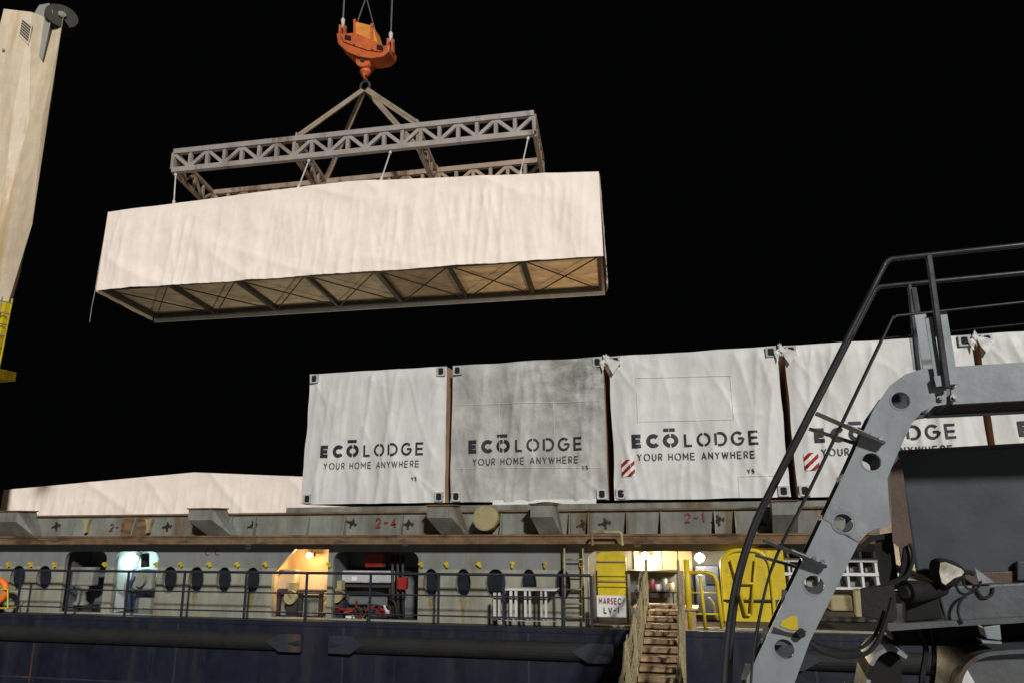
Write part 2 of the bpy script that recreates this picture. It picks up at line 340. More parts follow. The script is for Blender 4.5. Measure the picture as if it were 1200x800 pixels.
# porthole rims and panes
def ringmesh(rx, rz, t, dep):
    mb = MB(); n = 22; k = []
    for i in range(n):
        a = 2*math.pi*i/n; c, s = math.cos(a), math.sin(a)
        mb.v += [Vector(((rx - t)*c, -dep, (rz - t)*s)), Vector(((rx + t)*c, -dep, (rz + t)*s)), Vector(((rx + t)*c, .0, (rz + t)*s)), Vector(((rx - t)*c, .06, (rz - t)*s))]
    for i in range(n):
        a = 4*i; b_ = 4*((i + 1) % n)
        for j in range(3): mb.f.append((a + j, b_ + j, b_ + j + 1, a + j + 1))
    return mb
p0 = None
for q in PORT:
    wp = Vector((bx(q), BY, pz)); big = q == 581
    pr = local('porthole', ringmesh(PR[q], .265, .007, .012), 'grey', ship, wp)
    pn = MB().prism([(x, 0, z) for x, z in circ(0, 0, PR[q] + .02, .28, 18)], (0, .02, 0))
    local('pane', pn, 'glass', pr, wp + Vector((0, .095, 0)))
# rust runs under the older portholes
for q in (50, 229, 295, 505, 543, 581, 620):
    x = bx(q); wd = random.uniform(.05, .10); ln = random.uniform(.16, .42); z1_ = pz - .285; n_ = 7
    L_ = [(x - wd*(1 - .75*i/n_)*random.uniform(.7, 1.1), BY - .002, z1_ - ln*i/n_) for i in range(n_ + 1)]; R_ = [(x + wd*(1 - .75*i/n_)*random.uniform(.7, 1.1), BY - .002, z1_ - ln*i/n_) for i in range(n_ + 1)]
    MB().prism(L_ + R_[::-1], (0, .0015, 0)).build('rust_run', 'stain', bk)
# small yellow dog handles over each frame
cl = None
clip = MB(); clip.box((-.035, -.05, -.06), (.035, 0, .06)); clip.bar((-.05, -.06, .05), (.03, -.06, -.07), .03, .03, (0, 1, 0)); clip.disc((.0, -.06, .02), (0, 1, 0), .045, .03, 10)
for q in (11, 37, 65, 124, 184, 213, 246, 279, 312, 386, 494, 524, 562, 601, 639, 681):
    wp = at(q, 661, BY); wp = Vector((wp.x, BY, wp.z))
    cl = copy_at(cl, wp, ship) if cl else local('dog_handle', clip, 'yellow', ship, wp)
    cl.scale = (.8, .8, .8)
    if q % 3: cl.rotation_euler = (0, rad(random.uniform(-25, 25)), 0)
# passage behind the bulkhead
XS = bx(560)
MB().box(V(-40, 14.95, -1.79), (XS, 15.05, EZ - .33)).build('inner_wall', 'inner', ship)
MB().box((XS + .01, 15.75, EZ - 1.79), V(30, 15.85, -.33)).build('inner_wall', 'inner', ship)
def YC(px, Y): return 14.27 + (Y - 14.27)*.42 if px < 500 and Y > 14.27 else Y
def YB(px): return 14.95 if px < 540 else 15.75
MB().box(V(-40, BY + .091, -.33), V(30, 15.9, -.29)).build('passage_ceiling', 'grey', ship)
def part_wall(px, mt='inner', th=.06):
    x = bx(px); MB().box((x - th/2, BY + .092, ZB + .012), (x + th/2, YB(px) - .005, ZT - .005)).build('partition', mt, ship)
for q in (66, 126, 186, 312, 386.5, 496, 684): part_wall(q)
def bay_lining(pxa, pxb, mt):                            # paint lining of one bay: back and sides
    a, c = bx(pxa) + .05, bx(pxb) - .05
    yb = YB(pxa); MB().box((a, yb - .05, ZB + .02), (c, yb - .01, ZT - .01)).build('lining', mt, ship)
    MB().box((a - .015, BY + .10, ZB + .02), (a + .01, yb - .06, ZT - .01)).build('lining', mt, ship)
    MB().box((c - .01, BY + .10, ZB + .02), (c + .015, yb - .06, ZT - .01)).build('lining', mt, ship)
bay_lining(126, 186, 'innerc'); bay_lining(312, 386.5, 'innerw')
# lining of the gangway bay: pale panels with seams, each its own sheet
xs = [bx(q) for q in (735, 752, 772, 793, 812)]
for a, c in zip(xs, xs[1:]):
    MB().box((a + .01, 15.68, EZ - .92), (c - .01, 15.73, EZ - .36)).build('lining_panel', 'innerw', ship)
    MB().box((a + .01, 15.70, EZ - 1.75), (c - .01, 15.74, EZ - .95)).build('lining_panel', 'inner', ship)
# lower waist beams inside the bays
MB().box((bx(380), 14.80, EZ - .93), (bx(492), 14.94, EZ - .86)).build('waist_beam', 'darks', ship)
MB().box((bx(700), 15.2, EZ - .95), (bx(800), 15.32, EZ - .88)).build('waist_beam', 'darks', ship)
# rusty ledge on the coaming
mb = MB(); mb.box(V(-60, 13.80, -.345), V(45, 14.22, -.19)); mb.build('rusty_ledge', 'rust', ship)
MB().box(V(-60, 13.78, -.205), V(45, 13.80, -.17)).build('ledge_lip', 'rust', ship)
# hatch coaming
ZC = EZ + .25
co = MB().box((-60, 14.22, EZ - .19), (45, 14.5, ZC)).build('hatch_coaming', 'grey', ship)
MB().box((-60, 14.16, ZC - .005), (45, 14.55, ZC + .03)).build('coaming_bar', 'rust', co)
MB().box((-8.6, 14.56, EZ - .1), (45, 29, ZC + .14)).build('hatch_cover', 'grey', ship)
st = None
for i, px in enumerate((42, 160, 272, 300, 362, 405, 472, 588, 668, 690, 735, 775, 838, 862, 905)):
    wp = Vector((at(px, 612, 14.2).x, 14.22, EZ - .19))
    st = copy_at(st, wp, co) if st else local('stiffener', MB().prism([(-.012, 0, 0), (-.012, -.16, 0), (-.012, -.05, .40), (-.012, 0, .42)], (.024, 0, 0)), 'grey', co, wp)
def pedestal(px0, px1, sx=0):
    x0, x1 = at(px0, 600, 13.75).x, at(px1, 600, 13.75).x
    pr = [(13.72, .36), (13.72, .14), (14.0, -.17), (14.215, -.17), (14.215, .36)]
    mb = MB(); n = len(pr); A = [V(x0 + (sx if z < 0 else 0), y, z) for y, z in pr]; B = [V(x1 + (sx if z < 0 else 0), y, z) for y, z in pr]
    mb.add(A + B, [tuple(range(n)), tuple(reversed(range(n, 2*n)))] + [(i, i + n, (i + 1) % n + n, (i + 1) % n) for i in range(n)])
    o = mb.build('pedestal', 'grey', co); MB().box(V(x0 - .03, 13.69, .36), V(x1 + .03, 14.24, .385)).build('pedestal_cap', 'rust', co)
pedestal(-28, 22, .25); pedestal(222, 250, .3); pedestal(501, 530, .2); pedestal(622, 648, .1); pedestal(905, 935, 0); pedestal(1120, 1150)
# black cleats on the coaming
cm = MB(); cm.bar((-.17, -.05, 0), (.17, -.05, .02), .05, .05); cm.bar((0, -.05, -.16), (.02, -.05, .16), .045, .05); cm.disc((.0, -.04, 0), (0, 1, 0), .07, .07, 10); cm.bar((.05, -.05, .1), (.14, -.05, -.06), .03, .03)
ck = None
for px in (66, 196, 296, 412, 478, 683, 709, 842, 890):
    wp = Vector((at(px, 613, 14.2).x, 14.22, EZ + .02 + random.uniform(-.03, .05)))
    ck = copy_at(ck, wp, co) if ck else local('hatch_cleat', cm, 'darks', co, wp)
    ck.rotation_euler = (0, rad(random.uniform(-20, 20)), 0); ck.scale = (.7, .4, .6)
for px in (103, 176):
    q = at(px, 616, 14.2); MB().prism([(q.x - .09, 14.12, q.z + .15), (q.x + .09, 14.12, q.z + .15), (q.x + .05, 14.12, q.z), (q.x + .035, 14.12, q.z - .14), (q.x - .035, 14.12, q.z - .14), (q.x - .03, 14.12, q.z)], (0, .1, 0)).build('yellow_bracket', 'paley', co)
q0, q1 = at(141, 628, 14.2), at(174, 606, 14.2)
MB().box((q0.x, 14.205, EZ - .185), (q1.x, 14.218, ZC - .01)).build('rusty_doubler', 'rust', co)
q = at(571, 607, 14.0); dr = MB().disc((q.x, 14.0, q.z), (0, 1, 0), .225, .42, 28).build('pipe_end', 'paley', co, smooth='auto')
MB().disc((q.x, 13.785, q.z), (0, 1, 0), .205, .02, 28).build('end_cover', 'paley', dr)
# painted frame numbers
wall_text('2-3', 128, 622, 14.2, .17, co); wall_text('2-4', 440, 618, 14.2, .2, co); wall_text('2-1', 803, 612, 14.2, .18, co)
wall_text('12', 246, 641, BY, .10, bk); wall_text('C C', 240, 650.5, BY, .13, bk); wall_text('13', 380, 642, BY, .11, bk); wall_text('14', 405, 641, BY, .12, bk, 'orink'); wall_text('15', 801, 638, BY, .13, bk)
for px, py in ((291, 640), (475, 636), (747, 637)):
    q = at(px, py, BY); pc = MB().box((q.x - .055, BY - .006, q.z - .05), (q.x + .055, BY - .001, q.z + .05)).build('placard', 'whiteclean', ship)
    MB().box((q.x - .035, BY - .009, q.z - .018), (q.x - .01, BY - .0065, q.z + .018)).box((q.x + .01, BY - .009, q.z - .018), (q.x + .035, BY - .0065, q.z + .018)).build('symbol', 'ink', pc)
# deck railing
xr0, xr1 = -40, at(692, 670, 13.55).x
for zz, r in ((-.875, .025), (-1.25, .014), (-1.60, .014)):
    MB().tube([V(xr0, 13.55, zz), V(xr1, 13.55, zz)], r, 8).build('guard_rail', 'navyrail', ship)
post = None
for px in (-45, 23, 80, 149, 215, 288, 359, 434, 514, 590, 660):
    wp = Vector((at(px, 690, 13.55).x, 13.55, EZ - 1.80))
    post = copy_at(post, wp, ship) if post else local('rail_post', MB().bar((0, 0, 0), (0, 0, .92), .045, .025, (0, 1, 0)), 'navyrail', ship, wp)
post = copy_at(post, (xr1, 13.55, EZ - 1.80), ship)
# inverted U handle on the ledge
a, c = at(694, 640, 13.58), at(729, 640, 13.58)
MB().tube([(a.x, 13.58, EZ - .36), (a.x, 13.56, EZ - .17), (a.x + .03, 13.56, EZ - .14), (c.x - .03, 13.56, EZ - .14), (c.x, 13.56, EZ - .17), (c.x, 13.58, EZ - .36)], .025, 8).build('grab_handle', 'paley', ship)
# ================================================================== lamps burning in the passage
def lamp(name, label, px, py, Y, mt, energy, col, r=.05):
    Y = YC(px, Y); q = at(px, py, Y); t = thing(name, label, 'lamp', q, None)
    MB().box((q.x - .09, q.y + .03, q.z - .03), (q.x + .09, q.y + .12, q.z + .05)).build('housing', 'darks', t)
    mb = MB(); mb.grid(14, 8, lambda u, v: (q.x + r*math.cos(u*2*math.pi)*math.sin(v*math.pi), q.y + r*math.sin(u*2*math.pi)*math.sin(v*math.pi), q.z + r*math.cos(v*math.pi)))
    mb.build('bulb', mt, t, smooth=True)
    ld = bpy.data.lights.new('bulb_light', 'POINT'); ld.energy = energy; ld.color = col; ld.shadow_soft_size = .06
    lo = bpy.data.objects.new('bulb_light', ld); COL.objects.link(lo); lo.parent = t; lo.location = (0, -.14, -.06); return t
lamp('bulkhead_lamp', 'warm lit lamp glowing in the orange bay left of the red box', 362, 650, 15.0, 'lampw', 28, (1, .66, .3))
lamp('bulkhead_lamp', 'warm lit lamp on the pale panels above the gangway', 756, 650, 15.5, 'lampn', 60, (1, .74, .42), .06)
lamp('bulkhead_lamp', 'dazzling round lamp right of the gangway above the yellow tube gate', 820, 653, 14.9, 'lampn', 85, (1, .82, .55), .085)
lamp('bulkhead_lamp', 'cool white lamp lighting the pale bay near the left end', 158, 654, 15.3, 'lampc', 13, (.62, 1, .98), .06)

# ================================================================== wrapped modules standing end on
MW, MH, MG, MX, MY, MZ = 3.4, 3.0, .127, -8.746, 15.49, .479
def casting(parent, p, flip):
    s = .20
    p = p - Vector((0, .022, 0)); o = plate('corner_casting', 'cast', parent, [(-s/2, -s/2), (s/2, -s/2), (s/2, s/2), (-s/2, s/2)], [rrect(-.06, -.075, .06, .075, .035)], lambda u, v, w_: p + Vector((u, w_, v)), .06)
    MB().box(p + Vector((-s/2 + .02, .012, -s/2 + .02)), p + Vector((s/2 - .02, .055, s/2 - .02))).build('socket', 'black', o)
labels = ['white wrapped module leftmost of the lettered row, with creased left edge', 'grimy grey wrapped module with sooty streaks, second of the lettered row',
 'white wrapped module with a stitched rectangle above its lettering', 'white wrapped module half hidden behind the sloping handrails', 'white wrapped module at the right edge of the row, behind the machine']
for i in range(5):
    x0 = MX + i*(MW + MG); z0 = EZ + MZ; sd_ = 10.0 + i*17.3; mt = 'tarpd' if i == 1 else 'tarp'
    t = thing('wrapped_module', labels[i], 'module', (x0 + MW/2, MY, z0), 'lettered modules standing on the ship')
    amp = (.05, .042, .045, .05, .045)[i]
    def dfy(u, v, s=sd_, a=amp):
        e = (.25 + .75*sm(0, .3, u)*sm(0, .3, MW - u))*sm(-.05, .25, MH - v)
        cr = .022*sum((1 - min(1, abs((u - cx)*sy - (v - cz)*sx)/.09))**2*sm(1.5, .1, math.hypot(u - cx, v - cz)) for cx, cz, sx, sy in ((0, MH, .55, -.83), (MW, MH, -.6, -.8), (0, 0, .8, .6), (MW, 0, -.75, .66), (MW, MH, -.35, -.94), (0, 0, .4, .92)))
        return -(fold(u, v, s, a)*e + cr) 
    def ff(uu, vv, x0=x0, z0=z0, s=sd_):
        u, v = uu*MW, vv*MH; e = sm(.5, 0, v)
        bx_ = (.035 if i else .06)*noise.noise((v*1.3, s, 0))*(1 if uu in (0, 1) else 0)
        return (x0 + u + (bx_ if uu < .5 else -abs(bx_)) - (.03*sm(1.8, .9, v) if uu == 0 and i == 0 else 0), MY + dfy(u, v) - .0, z0 + v + (.02*noise.noise((u*1.3, s, 5)) if vv in (0, 1) else 0))
    mb = MB(); mb.grid(96, 84, ff); mb.build('end_tarp', mt, t, smooth=True, fix=False)
    mb = MB(); DEP = 12
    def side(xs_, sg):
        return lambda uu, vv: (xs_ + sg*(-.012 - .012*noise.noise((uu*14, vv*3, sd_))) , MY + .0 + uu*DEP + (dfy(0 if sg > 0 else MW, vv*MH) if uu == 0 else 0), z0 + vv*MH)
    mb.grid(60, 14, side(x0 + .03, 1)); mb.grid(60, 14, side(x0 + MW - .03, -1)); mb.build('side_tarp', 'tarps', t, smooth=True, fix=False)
    MB().box((x0 + .02, MY + .02, z0 + MH - .06), (x0 + MW - .02, MY + DEP, z0 + MH - .015)).build('roof_tarp', mt, t)
    MB().box((x0 + .05, MY + .06, z0 + .0), (x0 + MW - .05, MY + DEP, z0 + .08)).build('base_frame', 'darks', t)
    for cx in (.13, MW - .13):
        for cz in (.12, MH - .12):
            casting(t, Vector((x0 + cx, MY - .035, z0 + cz)), 0)
    # the lettering follows the folds of the cloth
    on = lambda x1, z1: (lambda u, v, k: Vector((x0 + x1 + u, MY + dfy(x1 + u, z1 + v) - .014 - .0008*(k % 6), z0 + z1 + v)))
    mb = MB(); h = .282; tk = .079
    l1, w1 = text_lines('EC', h, tk, .25); ribbons(mb, l1, tk, on(.40, 1.03))
    l2, w2 = text_lines('O', h, tk); xo = .40 + w1 + .062; ribbons(mb, l2, tk, on(xo, 1.03))
    lbar = [[(.02, .0), (.25, .0)]] if i != 2 else [[(.02, .0), (.125, .0)], [(.14, .0), (.25, .0)]]
    ribbons(mb, lbar, .066, on(xo, 1.03 + h + .075))
    tk2 = .046; l3, w3 = text_lines('LODGE', h, tk2, .34); xl = xo + w2 + .115; k3 = (2.90 - xl)/w3
    l3 = [[(a*k3, c) for a, c in q] for q in l3]; ribbons(mb, l3, tk2, on(xl, 1.03)); mb.build('lettering', 'ink', t, fix=False)
    l4, w4 = text_lines('YOUR HOME ANYWHERE', .15, .02, .34); k4 = (2.80 - .50)/w4; xw = 0
    for wd in ('YOUR', 'HOME', 'ANYWHERE'):
        mb = MB(); l4, w5 = text_lines(wd, .15, .02, .34); ribbons(mb, [[((a + xw)*k4, c) for a, c in q] for q in l4], .021, on(.50, .765)); mb.build('tagline_word', 'inkthin', t, fix=False); xw += w5 + (.42 + .68)*.15
    mb = MB(); l5, w5 = text_lines('Y5', .09, .02, .2); ribbons(mb, l5, .02, on(2.62 if i != 1 else 2.86, .47 if i != 1 else .62)); mb.build('mark', 'inkthin', t, fix=False)
    if i in (2, 3):                                    # hazard sticker
        xs0, zs0, sw, sh = .17, .46 + .04*(i == 3), .27, .34
        on2 = on(xs0, zs0); st_ = MB()
        st_.grid(6, 6, lambda u, v: on2(u*sw, v*sh, 0)); so_ = st_.build('hazard_sticker', 'whiteclean', t, fix=False)
        for j in range(-1, 3):
            mb = MB(); c0 = j*.17
            def clipv(u): return max(0, min(sh, c0 + u*.9)), max(0, min(sh, c0 + .085 + u*.9))
            def gs(a, c): 
                lo_, hi_ = clipv(a*sw); q = on2(a*sw, lo_ + (hi_ - lo_)*c, 0); return (q.x, q.y - .004, q.z)
            mb.grid(8, 1, gs); mb.build('stripe', 'red', so_, fix=False)
    if i == 2:                                         # stitched rectangle and lower flap
        mb = MB()
        for ln in ([(.55, 1.55), (.55, 2.5)], [(.55, 2.5), (2.45, 2.45)], [(2.45, 2.45), (2.45, 1.55)], [(.55, 1.58), (2.45, 1.55)], [(2.45, .02), (2.45, .42)], [(2.45, .42), (3.2, .42)]):
            mb = MB(); ribbons(mb, [ln], .011, on(0, 0)); mb.build('seam', 'whiteclean', t, fix=False)
    if i == 1:
        mb = MB()
        for ln in ([(.1, 2.1), (3.3, 2.05)], [(.1, .72), (3.3, .66)], [(1.1, .72), (1.1, 2.1)], [(2.3, .7), (2.3, 2.08)]): mb = MB(); ribbons(mb, [ln], .009, on(0, 0)); mb.build('seam', 'tarp', t, fix=False)
    # knotted cloth in the gap at the top right corner
    if i in (1, 2, 3):
        kc = Vector((x0 + MW + .06, MY - .05, z0 + MH - .10)); mb = MB()
        mb.grid(22, 16, lambda u, v: kc + Vector((math.cos(u*6.283)*math.sin(v*3.1416)*.9, math.sin(u*6.283)*math.sin(v*3.1416)*.7, 1.5*math.cos(v*3.1416)))*(.07 + .06*noise.noise((math.cos(u*6.283)*2.6, math.sin(u*6.283)*2.6, v*7 + i*9))))
        for a in (-1, 1):
            mb.grid(8, 3, lambda u, v: kc + Vector((a*(.02 + (.30 if a > 0 else .12)*u*(1 - v*.6)), -.045 + .018*math.sin(u*7 + v*4 + a), .05 - .10*u - (.26 if a > 0 else .18)*v*(.4 + .6*u))))
        mb.build('cloth_knot', 'tarp', t, smooth=True, fix=False)
    if i == 1:                                         # loose flap under its lower edge
        mb = MB(); mb.grid(20, 3, lambda u, v: (x0 + .95 + u*2.2, MY - .02 - .03*v, z0 + .03 - v*(.10 + .05*math.sin(u*9)) )); mb.build('loose_hem', 'tarp', t, smooth=True, fix=False)

# ================================================================== long wrapped modules: one on the hook, one in the hold
def long_module(name, label, R, pos, Lm, ridge, amp, seed, under, hem=0):
    t = thing(name, label, 'module', pos); W = MW; H = 3.0
    P = lambda x, y, z: pos + R @ Vector((x, y, z))
    rz = lambda x: ridge*(1 - abs(x - (.15 if under else -.2))/(Lm/2))
    def dd(x, v, s): 
        e = sm(0, .3, x + Lm/2)*sm(0, .5, Lm/2 - x)
        return fold(x*.95, v*.8, s, amp)*e*(.25 + .75*sm(0, .7, H - v)) + .35*amp*(1 - abs(noise.noise((x*.33 + .5*v, v*.25, s + 20))))**8*e*3
    def sidef(sgn, s):
        def f(uu, vv):
            x = (uu - .5)*Lm; zt = H + rz(x); z = vv*zt - (.04*noise.noise((x*.6, s, 1)) + hem if vv == 0 else 0)
            return P(x, sgn*(W/2 + dd(x, vv*zt, s)*1.0), z)
        return f
    mb = MB(); mb.grid(330, 44, sidef(-1, seed)); mb.build('side_tarp', 'tarpw', t, smooth=True, fix=False)
    mb = MB(); mb.grid(120, 16, sidef(1, seed + 5)); mb.build('side_tarp', 'tarpw', t, smooth=True, fix=False)
    for sg in (-1, 1):
        mb = MB(); mb.grid(40, 30, lambda uu, vv: P(sg*(Lm/2 + fold(uu*W, vv*H, seed + 9 + sg, .045)*sm(0, .3, uu*W)*sm(0, .3, W - uu*W) + .05*sm(1, 0, vv)), (uu - .5)*W, vv*(H + rz(Lm/2)) - (.05 if vv == 0 else 0)))
        mb.build('end_tarp', 'tarpw', t, smooth=True, fix=False)
    mb = MB(); mb.grid(40, 6, lambda uu, vv: P((uu - .5)*Lm, (vv - .5)*(W - .01), H + rz((uu - .5)*Lm) - .01)); mb.build('roof_tarp', 'tarpw', t, fix=False)
    if under:
        B = lambda a, c, w_, h, nm, mt='darks', par=t: MB().bar(P(*a), P(*c), w_, h, R @ Vector((0, 0, 1))).build(nm, mt, par)
        nb = 7; bw = (Lm - .3)/nb; y0, y1 = -W/2 + .12, W/2 - .12
        for sy in (y0, y1): B((-Lm/2 + .1, sy, .08), (Lm/2 - .1, sy, .08), .12, .16, 'edge_beam')
        for k in range(nb + 1):
            x = -Lm/2 + .15 + k*bw; B((x, y0 + .07, .085), (x, y1 - .07, .085), .16 if k % 2 == 0 else .10, .15, 'cross_beam')
        pm = ['floor', 'floor', 'floor', 'floor', 'floorb', 'floorw', 'floorw']
        for k in range(nb):
            xa_, xb_ = -Lm/2 + .15 + k*bw + .03, -Lm/2 + .15 + (k + 1)*bw - .03
            B((xa_, y0, .045), (xb_, y1, .045), .035, .035, 'brace_rod'); B((xa_, y1, .005), (xb_, y0, .005), .035, .035, 'brace_rod')
            nbd = 5
            for j in range(nbd):
                ya, yb = y0 + .06 + j*(y1 - y0 - .12)/nbd, y0 + .06 + (j + 1)*(y1 - y0 - .12)/nbd - .015
                MB().hexa([P(xa_, ya, .19), P(xb_, ya, .19), P(xb_, yb, .19), P(xa_, yb, .19), P(xa_, ya, .22), P(xb_, ya, .22), P(xb_, yb, .22), P(xa_, yb, .22)]).build('floor_board', pm[k], t)
        MB().bar(P(-Lm/2, W/2 + .03, -.05), P(Lm/2, W/2 + .03, -.05), .04, .14, R @ Vector((0, 0, 1))).build('tarp_hem', 'tarp', t)
        MB().tube([P(-Lm/2 - .03, -W/2, .05), P(-Lm/2 - .05, -W/2 - .03, -.7), P(-Lm/2 - .04, -W/2 - .03, -1.2)], .015, 6).build('tie_cord', 'wire', t)
    return t, P, rz
ya, tb, tc = rad(6.254), rad(-.869), rad(-2.394)
RM = Matrix.Rotation(ya, 3, 'Z') @ Matrix.Rotation(tb, 3, 'Y') @ Matrix.Rotation(tc, 3, 'X')
LM = 17.7
hang, PM, rzM = long_module('wrapped_module', 'long cream wrapped module hanging from the spreader frame, steel underside showing', RM, V(-11.497, 23.179, 8.159), LM, .42, .05, 41.0, True, .03)
long_module('wrapped_module', 'long cream wrapped module low behind the coaming at left', Matrix.Identity(3), V(-17.85, 24 + MW/2, -1.54), 17.6, .5, .04, 77.0, False)
# ================================================================== spreader frame
spr = thing('spreader_frame', 'grey steel truss spreader frame above the hanging module', 'lifting frame', V(-11.6, 23.1, 12.9))
FL, FR, BR, BL = V(-18.02, 21.13, 12.68), V(-4.72, 22.49, 13.04), V(-4.99, 25.22, 12.69), V(-18.29, 23.86, 12.33)
TH = .74; UP = Vector((0, 0, 1))
def truss(a, c, n, mt, par, ch=.19, wb=.125):
    a, c = Vector(a), Vector(c)
    MB().bar(a, c, ch, ch).build('chord', mt, par); MB().bar(a + UP*TH, c + UP*TH, ch, ch).build('chord', mt, par)
    for k in range(n + 1):
        p_ = a + (c - a)*(k/n); MB().bar(p_ + UP*.05, p_ + UP*(TH - .05), wb if 0 < k < n else .15, wb, (1, 0, 0)).build('upright', mt, par)
        if k < n:
            q_ = a + (c - a)*((k + 1)/n); lo, hi = (.07, TH - .07) if k % 2 else (TH - .07, .07)
            MB().bar(p_ + UP*lo, q_ + UP*hi, wb*.9, wb, (0, 0, 1)).build('diagonal', mt, par)
def fr(t): return FL + (FR - FL)*t
def bk_(t): return BL + (BR - BL)*t
truss(FL, FR, 20, 'steel', spr); truss(BL, BR, 20, 'steelb', spr)
tS = (.355, .69)
ed = (BL - FL).normalized()*.09
for t_ in (0, tS[0], tS[1], 1): truss(fr(t_) + ed, bk_(t_) - ed, 4, 'steelb', spr, .13, .09)
HK = V(-11.49, 23.18, 16.35)
sl_lab = ['front left', 'rear left', 'front right', 'rear right']
k = 0
for t_ in tS:
    for f_ in (fr, bk_):
        e = f_(t_) + UP*(TH + .1); lug = MB().bar(f_(t_) + UP*(TH + .07), e + UP*.14, .16, .05, (1, 0, 0)).build('lifting_lug', 'steel', spr)
        s0 = HK + (e - HK).normalized()*.12 - UP*.05; dv = (e - s0).normalized().cross(Vector((0, 1, 0))).normalized()
        t = tag(MB().bar(s0 + dv*.05, e + dv*.06, .10, .05, (0, 1, 0)).bar(s0 - dv*.05, e - dv*.06, .10, .05, (0, 1, 0)).build('lifting_sling', 'sling'), 'tan webbing sling from the hook to the %s lug of the spreader frame' % sl_lab[k], 'sling', 'slings under the hook'); k += 1
wl = ['left end', 'left middle', 'right middle', 'right end']
for j, t_ in enumerate((.01, .395, .62, .985)):
    for f_, nm, sgn in ((fr, 'near', -1), (bk_, 'far', 1)):
        a = f_(t_) - UP*.06; lx = (-LM/2 + 1.95 + t_*(LM - 4.2)); c = PM(lx + (.3 if j < 1 else -.25), sgn*(MW/2 - .25), 3.0 + rzM(lx) - .05)
        d = (c - a).normalized()
        mb = MB(); mb.tube([a, a + (c - a)*.5, c], .024, 6); mb.tube([c - d*.32, c - d*.1], .05, 8); mb.tube([a, a + d*.16], .05, 8)
        tag(mb.build('lashing_wire', 'wirew'), 'short pale wire on the %s side of the spreader frame, %s' % (nm, wl[j]), 'wire', 'wires from spreader to hanging module')
# ================================================================== hook block
hb = thing('hook_block', 'orange crane hook block with box housing above the spreader frame', 'hook block', HK)
def HP(px, py, off=0): q = at(px, py, 23.18); return Vector((q.x, 23.18 + off, q.z))
body = [HP(*q, -.55) for q in ((399, 46), (401, 58), (412, 68), (425, 73), (440, 75), (453, 73), (460, 67), (461, 60), (448, 60), (436, 52), (418, 46))]
mb = MB(); mb.prism([(q.x, 22.82, q.z) for q in body], (0, .72, 0)); mb.build('cradle_beam', 'orange', hb, bevel=.03)
# side cheeks, proud of the beam
mb = MB(); mb.prism([HP(*q, -.40) for q in ((404, 48), (421, 46), (443, 55), (456, 62), (452, 68), (436, 66), (418, 60), (408, 56))], (0, .03, 0)); mb.build('cheek_plate', 'orange', hb)
mb = MB(); mb.prism([HP(*q, -.36) for q in ((419, 49), (420, 32), (441, 37), (447, 58))], (0, .72, 0)); hbx = mb.build('housing', 'orangey', hb, bevel=.02)
for q, q2 in (((421, 31), (421, 60)), ((441, 36), (442, 66))): MB().bar(HP(*q, -.42), HP(*q2, -.42), .08, .05, (0, 1, 0)).build('strap_bar', 'orange', hb)
for c in ((413.5, 52), (450.5, 63.5)): MB().prism([HP(c[0] + a, c[1] + e, -.44) for a, e in ((-3.5, -3.2), (3.5, -1.6), (3.5, 3), (-3.5, 1.8))], (0, .03, 0)).build('vent_grille', 'black', hb)
for x_, y_ in ((402, 39), (458, 55)):
    for s_ in (-3, 3): MB().bar(HP(x_ + s_, y_ + 8, -.02), HP(x_ + s_*.8, y_ - 8, -.02), .07, .18, (0, 1, 0)).build('socket_arm', 'orange', hb)
    MB().disc(HP(x_, y_ - 6), (1, 0, 0), .06, .28, 10).build('socket_pin', 'steel', hb)
    MB().tube([HP(x_, y_ - 6), HP(x_, y_ - 15), HP(x_, y_ - 17)], [.05, .085, .05], 8).build('rope_socket', 'wirew', hb)
mb = MB(); mb.disc(HP(429, 74), (0, 1, 0), .32, .5, 18); mb.build('swivel', 'orange', hb, smooth='auto'); MB().disc(HP(429, 74, -.27), (0, 1, 0), .12, .06, 12).build('swivel_bolt', 'darks', hb)
mb = MB(); mb.tube([HP(429, 80), HP(428, 86), HP(428, 90)], [.17, .22, .13], 12); mb.build('shank', 'orange', hb)
ring = [HK + Vector((.19*math.cos(a), .0, .02 + .22*math.sin(a))) for a in [i*math.pi/9 for i in range(19)]]
MB().tube(ring, .055, 8).build('shackle_ring', 'darks', hb)
ring = [HP(428, 89) + Vector((0, .13*math.cos(a), .17*math.sin(a))) for a in [i*math.pi/8 for i in range(17)]]
MB().tube(ring, .055, 8).build('hook_eye', 'orange', hb)
for (a, c, nm) in (((402, 22), (402.5, -60), 'left'), ((458, 38), (459, -60), 'right')):
    q0, q1 = HP(*a), HP(*c); q1 = q0 + (q1 - q0)*4; q1.x = q0.x
    tag(MB().tube([q0, q1], .035, 6).build('hoist_rope', 'wire'), 'steel hoist rope rising from the %s socket of the hook block' % nm, 'rope', 'hoist ropes')
q0 = HP(429, -2); 
for (c, nm) in (((417, 31), 'left'), ((440, 38), 'right')):
    tag(MB().tube([HP(*c), q0 + Vector((0, 0, .05)), q0 + Vector((0, 0, 12))], .028, 6).build('control_cable', 'wire'), 'thin cable slanting up from the %s edge of the hook block housing' % nm, 'cable', 'control cables')
